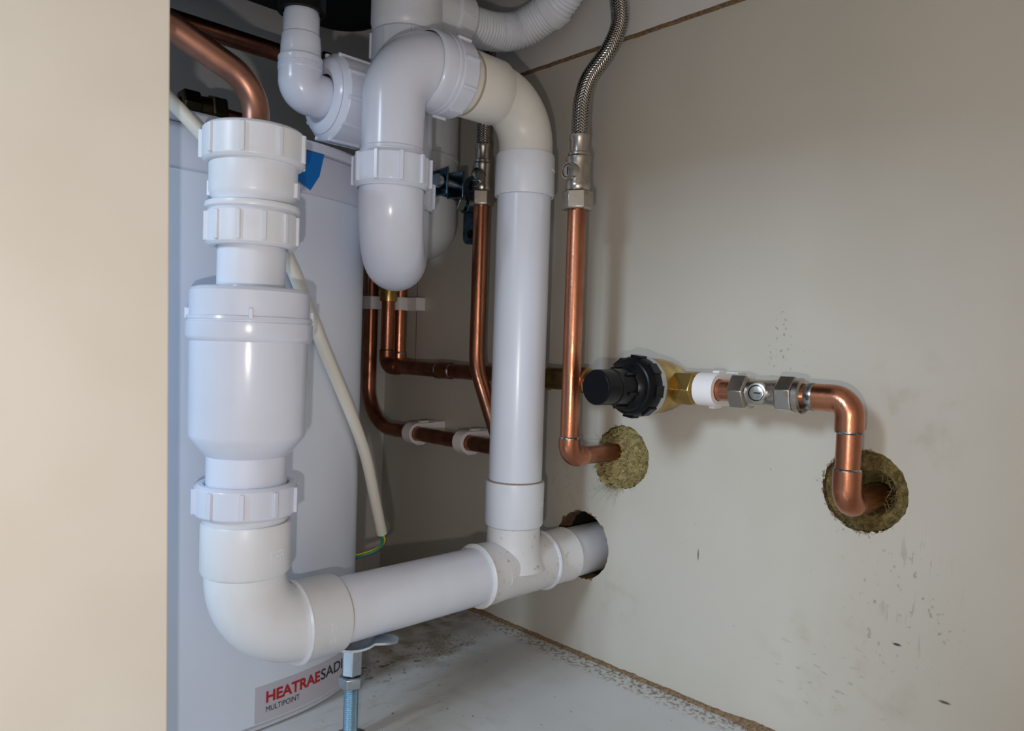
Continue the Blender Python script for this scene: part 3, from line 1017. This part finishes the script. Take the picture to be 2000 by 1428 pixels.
# pressure reducing valve, bonnet pointing out from the panel
PVY = 0.3157
pv_ = thing('pressure_valve', 'brass pressure reducing valve with a black plastic knob', 'valve')
o0 = (0, PVY, RUNZ)
MB().lathe([(-0.0575, 0.0), (-0.0575, 0.0200), (-0.0560, 0.0203), (-0.0480, 0.0203), (-0.0380, 0.0199), (-0.0290, 0.0188), (-0.0210, 0.0167), (-0.0140, 0.0135),
            (-0.0085, 0.0085), (-0.0060, 0.0)], o0, (1, 0, 0), 56).build('brass_body', BRASS, pv_)
for s in (-1, 1):
    MB().lathe([(0.010, 0.0082), (0.0195, 0.0080), (0.0200, 0.0090)], (RUNX, PVY, RUNZ), (0, s, 0), 36).build('port', BRASS, pv_)
    hexnut('compression_nut', (RUNX, PVY, RUNZ), (0, s, 0), 0.0165, 0.0325, 0.0128, BRASS, pv_, CR, 0.1)
MB().lathe([(-0.0620, 0.0205), (-0.0620, 0.0216), (-0.0575, 0.0216), (-0.0570, 0.0203)], o0, (1, 0, 0), 56).build('grey_ring', ALU, pv_)
b = MB().lathe([(-0.0615, 0.0), (-0.0615, 0.0212), (-0.0680, 0.0212), (-0.0715, 0.0200), (-0.0735, 0.0186), (-0.0740, 0.0172), (-0.0755, 0.0170), (-0.0770, 0.0160),
                (-0.0790, 0.0130), (-0.0790, 0.0)], o0, (1, 0, 0), 56)
dd, u, w_ = frame((1, 0, 0))
for k in range(8):
    a = 2 * PI * k / 8 + 0.12
    rd = u * math.cos(a) + w_ * math.sin(a)
    b.box(V(o0) + dd * -0.0655 + rd * 0.0213, (0.0016, 0.0085, 0.0080), (rd, dd.cross(rd), dd))
b.build('collar', BLACKP, pv_, bevel=0.0003)
b = MB().lathe([(-0.0785, 0.0128), (-0.0930, 0.0124), (-0.0932, 0.0118), (-0.0945, 0.0118), (-0.0945, 0.0121), (-0.1075, 0.0119), (-0.1085, 0.0112), (-0.1085, 0.0)], o0, (1, 0, 0), 48)
for k in range(6):
    a = 2 * PI * k / 6 + 0.3
    rd = u * math.cos(a) + w_ * math.sin(a)
    b.box(V(o0) + dd * -0.0830 + rd * 0.0128, (0.0022, 0.0022, 0.0100), (rd, dd.cross(rd), dd))
b.build('knob', BLACKP, pv_, bevel=0.0003)
ring('white_washer', (RUNX, 0, RUNZ), (0, 1, 0), 0.2825, CR, CLIPW, pv_, 0.0008, 0.0030)

sp = MB().tube([(RUNX, 0.290, RUNZ), (RUNX, 0.250, RUNZ)], CR, 28).build('copper_pipe', COPPER)
tag(sp, 'short bright copper piece between the white clip and the level isolating valve', 'copper pipe')


def isolating_valve(name, label, o, d, boss, s=1.0, flip=True):
    """compression isolating valve with its screwdriver boss; d runs along the pipe, 0 at the centre"""
    t = thing(name, label, 'valve', 'isolating valves')
    o, d, boss = V(o), V(d).normalized(), V(boss).normalized()
    MB().lathe([(-0.014 * s, 0.0082 * s), (-0.012 * s, 0.0094 * s), (-0.009 * s, 0.0094 * s), (-0.007 * s, 0.0089 * s), (0.007 * s, 0.0089 * s),
                (0.009 * s, 0.0094 * s), (0.0115 * s, 0.0096 * s), (0.0130 * s, 0.0084 * s), (0.014 * s, 0.0072 * s)], o, d, 40).build('body', NICKEL, t)
    MB().lathe([(0.004 * s, 0.0072 * s), (0.0105 * s, 0.0066 * s), (0.0120 * s, 0.0064 * s), (0.0122 * s, 0.0052 * s), (0.0108 * s, 0.0050 * s)],
               o, boss, 32).build('boss', NICKEL, t)
    b = MB().lathe([(0.0100 * s, 0.0050 * s), (0.0118 * s, 0.0046 * s), (0.0120 * s, 0.0040 * s), (0.0120 * s, 0.0)], o, boss, 28)
    sc = b.build('screw', NICKEL, t)
    side = d.cross(boss).normalized()
    MB().box(o + boss * 0.0120 * s, (0.0062 * s, 0.0009 * s, 0.0003), (d, side, boss)).build('slot', DARKV, sc, smooth=False)
    return t


# level isolating valve on the run
iv = isolating_valve('isolating_valve', 'nickel isolating valve lying level between white clip and right copper elbow', (RUNX, 0.2350, RUNZ), (0, -1, 0), (-1, -0.1, 0.04))
hexnut('compression_nut', (RUNX, 0, RUNZ), (0, 1, 0), 0.2435, 0.2560, 0.0124, NICKEL, iv, CR, 0.05)
hexnut('compression_nut', (RUNX, 0, RUNZ), (0, 1, 0), 0.2112, 0.2235, 0.0124, NICKEL, iv, CR, 0.28)
MB().lathe([(0.2068, CR), (0.2068, 0.0100), (0.2080, 0.0114), (0.2114, 0.0114)], (RUNX, 0, RUNZ), (0, 1, 0), 40).build('nut_shoulder', NICKEL, iv)

# tail down to the right hole
tp_ = thing('copper_pipe', 'copper pipe with two elbows dropping into the right wool-lined hole', 'copper pipe')
TY = 0.1790
MB().tube([(RUNX, 0.216, RUNZ), (RUNX, 0.195, RUNZ)], CR, 28).build('level_piece', COPPER, tp_)
elbow([(RUNX, 0.2015, RUNZ), (RUNX, TY, RUNZ), (RUNX, TY, 0.2200)], 0.0105, 0.0084, tp_, COPPER)
MB().tube([(RUNX, TY, 0.222), (RUNX, TY, 0.190)], CR, 32).build('drop_pipe', COPPER, tp_)
elbow([(RUNX, TY, 0.1960), (RUNX, TY, 0.1755), (0.012, TY - 0.001, 0.1755)], 0.0105, 0.0083, tp_, COPPER)
ring('solder_ring', (RUNX, 0, RUNZ), (0, 1, 0), 0.2022, 0.0079, SOLDER, tp_, 0.0030, 0.0008)
ring('solder_ring', (RUNX, TY, 0), (0, 0, 1), 0.2198, CR, SOLDER, tp_, 0.0016, 0.0010)
ring('solder_ring', (RUNX, TY, 0), (0, 0, 1), 0.1962, CR, SOLDER, tp_, 0.0013, 0.0009)

# valves and braided hoses on the risers
rv = isolating_valve('isolating_valve', 'upright nickel isolating valve on the bright right riser', (RX2, RY2, 0.3985), (0, 0, 1), (-1, 0.05, 0.0))
hexnut('compression_nut', (RX2, RY2, 0), (0, 0, 1), 0.3700, 0.3850, 0.0122, NICKEL, rv, CR, 0.62)
lv = isolating_valve('isolating_valve', 'upright nickel isolating valve in the shade behind the white elbow', (LX, LY, 0.4130), (0, 0, 1), (-1, -0.35, 0.0), 0.92)
hexnut('compression_nut', (LX, LY, 0), (0, 0, 1), 0.3870, 0.4005, 0.0112, NICKEL, lv, 0.0069, 0.75)


def braided(label, path, r, z0, axis, group):
    t = thing('braided_hose', label, 'hose', group)
    o = (axis[0], axis[1], 0)
    MB().lathe([(z0 - 0.003, r * 0.85), (z0 - 0.0015, r * 1.28), (z0 + 0.0005, r * 1.30), (z0 + 0.0015, r * 1.08), (z0 + 0.010, r * 1.06), (z0 + 0.0115, r * 1.18),
                (z0 + 0.0145, r * 1.18), (z0 + 0.0155, r * 1.0)], o, (0, 0, 1), 36).build('ferrule', NICKEL, t)
    path = resample(spline(path, 16), 0.0012)
    MB().tube(path, r * 0.93, 24).build('core', mat('braid_core', (0.012, 0.011, 0.010), 0.6, spec=0.1), t)
    # crossing strands
    tg = []
    n = len(path)
    for i in range(n):
        tg.append((path[min(i + 1, n - 1)] - path[max(i - 1, 0)]).normalized())
    _, u, w_ = frame(tg[0])
    fr = [(u.copy(), w_.copy())]
    for i in range(1, n):
        q = tg[i - 1].rotation_difference(tg[i])
        u = q @ u
        w_ = q @ w_
        fr.append((u.copy(), w_.copy()))
    b = MB()
    ns = 12
    for sgn in (-1, 1):
        for k in range(ns):
            pts, side = [], []
            for i in range(n):
                a = sgn * (i * 0.0012 / 0.026) * 2 * PI + 2 * PI * k / ns
                wv = math.sin(i * 0.0012 / 0.026 * 2 * PI * ns * 0.5 + PI * k) * sgn
                rd = fr[i][0] * math.cos(a) + fr[i][1] * math.sin(a)
                tn = tg[i].cross(rd)
                pts.append(path[i] + rd * (r * 0.985 + 0.00022 * wv))
                side.append((tn, rd))
            vs, fs = [], []
            wd = r * 0.135
            for p, (tn, rd) in zip(pts, side):
                vs += [p - tn * wd, p + rd * 0.00028, p + tn * wd]
            for i in range(n - 1):
                for e in range(2):
                    fs.append((i * 3 + e, i * 3 + 1 + e, i * 3 + 4 + e, i * 3 + 3 + e))
            b.add(vs, fs)
    br = b.build('braid', STEEL, t)
    br['kind'] = 'stuff'
    return t


braided('steel braided hose curving up from the right riser past the panel top',
        [(RX2, RY2, 0.4220), (RX2, RY2, 0.4300), (RX2, RY2 - 0.0003, 0.4410), (-0.0595, 0.3790, 0.4545), (-0.055, 0.3760, 0.4720), (-0.0450, 0.3670, 0.4925), (-0.037, 0.3640, 0.5140),
         (-0.036, 0.3665, 0.5340), (-0.036, 0.3710, 0.5600), (-0.037, 0.378, 0.60)], 0.0066, 0.4125, (RX2, RY2), 'braided hoses')
braided('steel braided hose behind the white elbow above the shaded left valve',
        [(LX, LY, 0.4350), (LX, LY, 0.445), (LX + 0.001, LY, 0.47), (LX + 0.012, LY + 0.004, 0.50), (LX + 0.02, LY + 0.02, 0.54)], 0.0062, 0.4265, (LX, LY), 'braided hoses')


# ------------------------------------------------------------------ pipe clips
def clip(label, o, axis, wall_d, R=0.0106, wdt=0.0135, foot=0.0):
    """hinged plastic clip: a ring round the pipe joined to the panel by a block"""
    t = thing('pipe_clip', label, 'pipe clip', 'white pipe clips')
    o = V(o)
    ax = V(axis).normalized()
    X = V((1, 0, 0))
    Yv = ax.cross(X)
    n = 48
    inn = CR + 0.0002
    vs, fs = [], []
    for sgn in (-1, 1):
        for k in range(n):
            a = 2 * PI * k / n
            c, s = math.cos(a), math.sin(a)
            ro = R
            if c > 0:
                hb = R * 0.98
                tx = wall_d / c
                ts = hb / abs(s) if abs(s) > 1e-6 else 1e9
                ro = max(R, min(tx, ts))
            vs.append(o + ax * sgn * wdt / 2 + (X * c + Yv * s) * inn)
            vs.append(o + ax * sgn * wdt / 2 + (X * c + Yv * s) * ro)
    for k in range(n):
        k2 = (k + 1) % n
        i0, o0_, i1, o1 = 2 * k, 2 * k + 1, 2 * k2, 2 * k2 + 1
        m = 2 * n
        fs += [(i0, i1, o1, o0_), (m + i0, m + o0_, m + o1, m + i1), (o0_, o1, m + o1, m + o0_), (i0, m + i0, m + i1, i1)]
    b = MB().add(vs, fs)
    b.build('ring', CLIPW, t, bevel=0.0004)
    b = MB()
    b.box(o + X * (wall_d - 0.006) + Yv * 0, (0.012, 2 * R * 1.05, wdt * 1.05), (X, Yv, ax))
    b.box(o + X * 0.008 + Yv * (R + 0.0008), (0.010, 0.0022, 0.0040), (X, Yv, ax))
    b.box(o + X * 0.012 - Yv * (R + 0.0006), (0.010, 0.0018, 0.0050), (X, Yv, ax))
    b.build('base_block', CLIPW, t, bevel=0.0004)
    return t


clip('white pipe clip on the low copper pipe, nearer the water heater', (RUNX, 0.6140, LZ), (0, 1, 0), 0.035)
clip('white pipe clip on the low copper pipe, touching the white upright in view', (RUNX, 0.5330, LZ), (0, 1, 0), 0.035)
clip('clean white pipe clip between the brass valve nut and level isolating valve', (RUNX, 0.2745, RUNZ), (0, 1, 0), 0.035, 0.0115, 0.0150)
clip('white pipe clip around the swept copper pipe beside the water heater', (RUNX, 0.699, 0.3075), (0, 0, 1), 0.035, 0.0100, 0.0140)
cB = clip('white pipe clip behind the brass-tailed pipe, reaching to the panel', (PX, PY, 0.3070), (0, 0, 1), 0.015, 0.0100, 0.0140)
MB().box((-0.0060, 0.660, 0.3070), (0.012, 0.026, 0.0140)).build('side_block', CLIPW, cB, bevel=0.0006)

# ================================================================== wool plugs
def wool(label, i, depth, bulge, seed, pipe, nf, hollow=0.0, m=None):
    cy, cz, r = HOLES[i]
    t = thing('insulation_plug', label, 'insulation', 'mineral wool plugs')
    b = MB()
    nr, na = 22, 72
    vs, fs = [], []
    for a in range(nr + 1):
        q = a / nr
        for k in range(na):
            th = 2 * PI * k / na
            spill = 0.0 if hollow else max(0.0, math.cos(th + 0.75)) ** 2
            rr_ = q * (r - 0.0008) * (1 + 0.17 * spill * (1 + 0.7 * noise.noise(V((math.cos(th) * 5, math.sin(th) * 5, 9)))))
            y = cy + math.cos(th) * rr_
            z = cz + math.sin(th) * rr_
            nz = noise.noise(V((y * 260 + seed, z * 260, 1))) * 0.0036 + noise.noise(V((y * 620, z * 620 + seed, 4))) * 0.0024 + abs(noise.noise(V((y * 1500, z * 1500, seed)))) * 0.0012
            x = depth - bulge * (1 - q ** 2.2) + nz * (1 if q < 0.97 else 0.3) * (1.0 if hollow else 1.9) - 0.0065 * spill * (1 - 0.55 * q ** 6)
            # lower left lump hangs out of the hole
            if hollow:
                d = math.hypot(y - (cy - 0.004), z - (cz - 0.001))
                x += hollow * max(0.0, 1 - d / 0.0145) ** 0.8
            elif bulge:
                x -= 0.004 * math.exp(-((math.cos(th) * rr_ - 0.010) ** 2 + (math.sin(th) * rr_ + 0.016) ** 2) / 0.00012)
            d = math.hypot(y - pipe[0], z - pipe[1])
            x += 0.005 * max(0.0, 1 - d / 0.012)
            vs.append((x, y, z))
    for a in range(nr):
        for k in range(na):
            k2 = (k + 1) % na
            fs.append((a * na + k, a * na + k2, (a + 1) * na + k2, (a + 1) * na + k))
    b.add(vs, fs)
    b.build('wool', m or WOOL, t)
    random.seed(seed)
    b = MB()
    for k in range(nf):
        q = math.sqrt(random.random()) * 0.98
        th = random.uniform(0, 2 * PI)
        if k % 3 == 0:
            th = random.gauss(-0.9, 0.7)
            q = random.uniform(0.7, 1.08)
        y = cy + math.cos(th) * q * r
        z = cz + math.sin(th) * q * r
        if math.hypot(y - pipe[0], z - pipe[1]) < 0.010:
            continue
        x = depth - bulge * (1 - q ** 2.2) - (0.0 if hollow else 0.004 * max(0.0, math.cos(th + 0.75)))
        if hollow:
            x += hollow * max(0.0, 1 - math.hypot(y - cy, z - cz) / 0.015) ** 0.8
        p = V((x, y, z))
        L = random.uniform(0.003, 0.008)
        d = V((-random.uniform(0.0, 0.7), random.uniform(-1, 1), random.uniform(-1, 0.8))).normalized()
        c = V((random.uniform(-1, 1), random.uniform(-1, 1), random.uniform(-1, 1))) * 0.4
        b.tube([p - d * 0.001, p + d * L * 0.4, p + d * L * 0.7 + c * L * 0.2, p + d * L + c * L * 0.5],
               [0.00022, 0.0002, 0.00016, 0.00008], 3, cap=False)
    f = b.build('loose_fibre', FIBRE if not hollow else WOOL_D, t)
    f['kind'] = 'stuff'
    return t


wl = wool('frayed yellow mineral wool packed around the copper stub in the left hole', 0, 0.003, 0.0085, 3, (RY2 - 0.0005, RZ), 420)
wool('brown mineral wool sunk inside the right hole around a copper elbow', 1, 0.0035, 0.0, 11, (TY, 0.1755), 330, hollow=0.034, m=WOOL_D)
# a few long loose glass fibres around the left plug
b = MB()
random.seed(77)
for k in range(26):
    a = random.choice([random.uniform(2.6, 3.6), random.uniform(3.9, 5.0), random.uniform(4.2, 5.1)])
    p = V((-0.002, 0.374 - math.cos(a) * -0.024, 0.1765 + math.sin(a) * 0.024))
    p = V((-0.002, 0.374 + abs(math.cos(a)) * 0.022, 0.1765 + math.sin(a) * 0.024))
    L = random.uniform(0.008, 0.024)
    d = V((-random.uniform(0.05, 0.35), random.uniform(0.0, 0.8), -random.uniform(0.1, 1.0) if a > 3.8 else random.uniform(-0.2, 0.8))).normalized()
    c = V((0, random.uniform(-1, 1), random.uniform(-1, 1))) * 0.25
    b.tube([p, p + d * L * 0.5 + c * L * 0.1, p + d * L + c * L * 0.4], [0.00014, 0.00012, 0.00007], 3, cap=False)
f = b.build('long_fibre', WHISK, wl)
f['kind'] = 'stuff'

# ================================================================== pipe support
ps = thing('pipe_support', 'zinc threaded rod support with hexagon nuts under the horizontal white pipe', 'pipe support')
SX, SY = -0.2240, 0.4200
MB().lathe([(0.0365 if False else z, r) for z, r in
            [(0.0, 0.0)] + [q for k in range(26) for q in ((0.0005 + k * 0.0014, 0.0042), (0.0012 + k * 0.0014, 0.0048))] + [(0.0375, 0.0042), (0.0375, 0.0)]],
           (SX, SY, 0), (0, 0, 1), 28).build('threaded_rod', RODB, ps, sharp=80)
MB().lathe([(0.0, 0.0), (0.0, 0.012), (0.0015, 0.012), (0.0015, 0.0)], (SX, SY, 0), (0, 0, 1), 24).build('foot_plate', ZINC, ps)
hexnut('lock_nut', (SX, SY, 0), (0, 0, 1), 0.0355, 0.0435, 0.0088, ZINC, ps, 0.004, 0.15)
hexnut('long_nut', (SX, SY, 0), (0, 0, 1), 0.0437, 0.0615, 0.0070, ZINC, ps, 0.003, 0.55)
# half saddle with a screw ear, turned a little under the pipe
fw = V((0.80, -0.60, 0)).normalized()
sd = V((0.60, 0.80, 0)).normalized()
b = MB()
prof = []
for k in range(9):
    t_ = -0.6 + 1.2 * k / 8
    prof.append((math.sin(t_) * 0.021, 0.0626 + (1 - math.cos(t_)) * 0.014))
prof += [(0.0150, 0.0672), (0.0200, 0.0675), (0.0240, 0.0674), (0.0280, 0.0672), (0.0302, 0.0671)]
wd = [0.0075] * 9 + [0.0078, 0.0080, 0.0076, 0.0056, 0.0025]
vs, fs = [], []
for (l, z), h in zip(prof, wd):
    c = V((SX, SY, z))
    for s in (-1, 1):
        vs.append(c + fw * l + sd * s * h)
        vs.append(c + fw * l + sd * s * h + V((0, 0, -0.0016)))
m_ = len(prof)
for k in range(m_ - 1):
    a0 = k * 4
    a1 = a0 + 4
    fs += [(a0, a0 + 2, a1 + 2, a1), (a0 + 1, a1 + 1, a1 + 3, a0 + 3), (a0, a1, a1 + 1, a0 + 1), (a0 + 2, a0 + 3, a1 + 3, a1 + 2)]
fs += [(0, 1, 3, 2), (4 * m_ - 4, 4 * m_ - 2, 4 * m_ - 1, 4 * m_ - 3)]
b.add(vs, fs)
sad = b.build('saddle', ZINC, ps, sharp=40)
MB().lathe([(0, 0), (0, 0.0017), (0.0004, 0.0017), (0.0004, 0)], V((SX, SY, 0.0664)) + fw * 0.0240 + V((0, 0, -0.0012)), (0, 0, 1), 16).build('screw_hole', ZINCB, sad)
b = MB().tube([V((SX, SY, 0.0655)) - fw * 0.009 - sd * 0.006, V((SX, SY, 0.0655)) - fw * 0.009 + sd * 0.006], 0.0026, 10)
b.build('rubber_liner', RUBBER, ps)

# ================================================================== power cable
pc = thing('power_cable', 'off-white flex crossing the water heater behind the waste valve, end stripped', 'cable')
cpath = spline([(-0.40, 0.4570, 0.452), (-0.352, 0.4565, 0.4150), (-0.3310, 0.4555, 0.3985), (-0.3150, 0.4545, 0.3845), (-0.290, 0.4545, 0.362), (-0.2590, 0.4590, 0.3210),
                (-0.2430, 0.4610, 0.2920), (-0.2250, 0.4640, 0.2570), (-0.2000, 0.4720, 0.2160), (-0.1770, 0.4840, 0.1790), (-0.1610, 0.4935, 0.1420), (-0.1485, 0.5000, 0.1100)], 10)
MB().tube(cpath, 0.0043, 24).build('sheath', CABLE, pc)
for nm, mt_, off in (('yellow_core', WIRE_Y, (0, 0, 0)), ('green_core', WIRE_G, (-0.0012, 0, -0.0012)), ('blue_core', WIRE_B, (-0.0006, 0.0012, -0.0022)), ('brown_core', WIRE_N, (0.0016, 0.001, -0.0018))):
    of = V(off)
    MB().tube(spline([V((-0.1490, 0.5000, 0.1110)) + of * 0.6, V((-0.1455, 0.5010, 0.1030)) + of, V((-0.1500, 0.5045, 0.0965)) + of, V((-0.1600, 0.512, 0.0920)) + of,
                      V((-0.1665, 0.520, 0.0890)) + of * 1.4], 8), 0.0012, 10).build(nm, mt_, pc)

# ================================================================== expansion vessel and bracket
EX, EY, ER = -0.0840, 0.5630, 0.0420
ev = thing('expansion_vessel', 'small white rounded expansion vessel in the shade behind the sink trap', 'expansion vessel')
pr = [(0.3400, 0.0)]
for k in range(1, 11):
    t_ = PI / 2 * k / 10
    pr.append((0.3400 + 0.034 * (1 - math.cos(t_)), ER * math.sin(t_) ** 0.8))
pr += [(0.4300, ER), (0.4310, ER + 0.0007), (0.4330, ER + 0.0007), (0.4340, ER), (0.4900, ER)]
for k in range(1, 9):
    t_ = PI / 2 * k / 8
    pr.append((0.4900 + 0.030 * math.sin(t_), ER * math.cos(t_) if k < 8 else 0.0))
MB().lathe(pr, (EX, EY, 0), (0, 0, 1), 64).build('shell', VESSEL, ev)
MB().lathe([(0.518, 0.0), (0.518, 0.008), (0.534, 0.008), (0.534, 0.0)], (EX, EY, 0), (0, 0, 1), 24).build('top_port', BRASS_D, ev)
vb = thing('vessel_bracket', 'blue zinc ring clamp holding the white vessel to the panel', 'bracket')
BZ2 = 0.4050
MB().lathe([(BZ2 - 0.010, ER + 0.0003), (BZ2 - 0.010, ER + 0.0022), (BZ2 + 0.010, ER + 0.0022), (BZ2 + 0.010, ER + 0.0003)], (EX, EY, 0), (0, 0, 1), 64, closed=True).build('band', ZINCB, vb)
for k, aa in enumerate((-1.66, -1.34)):
    rd = V((math.cos(aa), math.sin(aa), 0))
    tn = V((-math.sin(aa), math.cos(aa), 0))
    MB().box(V((EX, EY, BZ2)) + rd * (ER + 0.0095), (0.018, 0.0024, 0.0230), (rd, tn, V((0, 0, 1)))).build('ear', ZINCB, vb, bevel=0.0008)
rd = V((math.cos(-1.50), math.sin(-1.50), 0))
tn = V((-math.sin(-1.50), math.cos(-1.50), 0))
c0 = V((EX, EY, BZ2)) + rd * (ER + 0.010)
MB().lathe([(-0.0165, 0.0), (-0.0165, 0.0055), (-0.0140, 0.0062), (-0.0125, 0.0062), (-0.0125, 0.0032), (0.014, 0.0032), (0.014, 0)], c0, tn, 20).build('clamp_screw', ZINC, vb)
MB().tube([(EX + ER - 0.001, EY, BZ2), (-0.001, EY + 0.005, BZ2 - 0.004)], 0.0048, 20).build('stem', ZINCB, vb)
hexnut('lock_nut', (EX + ER, EY + 0.002, BZ2 - 0.001), (1, 0, 0), 0.010, 0.020, 0.0098, ZINC, vb, 0.0045)
hexnut('lock_nut', (EX + ER, EY + 0.003, BZ2 - 0.002), (1, 0, 0), 0.024, 0.034, 0.0090, ZINCB, vb, 0.0045)
b = MB()
ol = rrect(-0.0115, 0.0115, -0.034, 0.034, 0.008, 6)
n = len(ol)
b.add([(-0.0002, EY + 0.009 + p.x, 0.400 + p.y) for p in ol] + [(-0.0032, EY + 0.009 + p.x, 0.400 + p.y) for p in ol],
      [tuple(range(n)), tuple(range(2 * n - 1, n - 1, -1))] + [(k, n + k, n + (k + 1) % n, (k + 1) % n) for k in range(n)])
wpl = b.build('wall_plate', ZINCB, vb, sharp=40)
for z in (0.376, 0.424):
    MB().lathe([(0, 0), (0, 0.0045), (-0.0004, 0.0045), (-0.0004, 0)], (-0.0032, EY + 0.009, z), (1, 0, 0), 20).build('screw_hole', RUBBER, wpl)
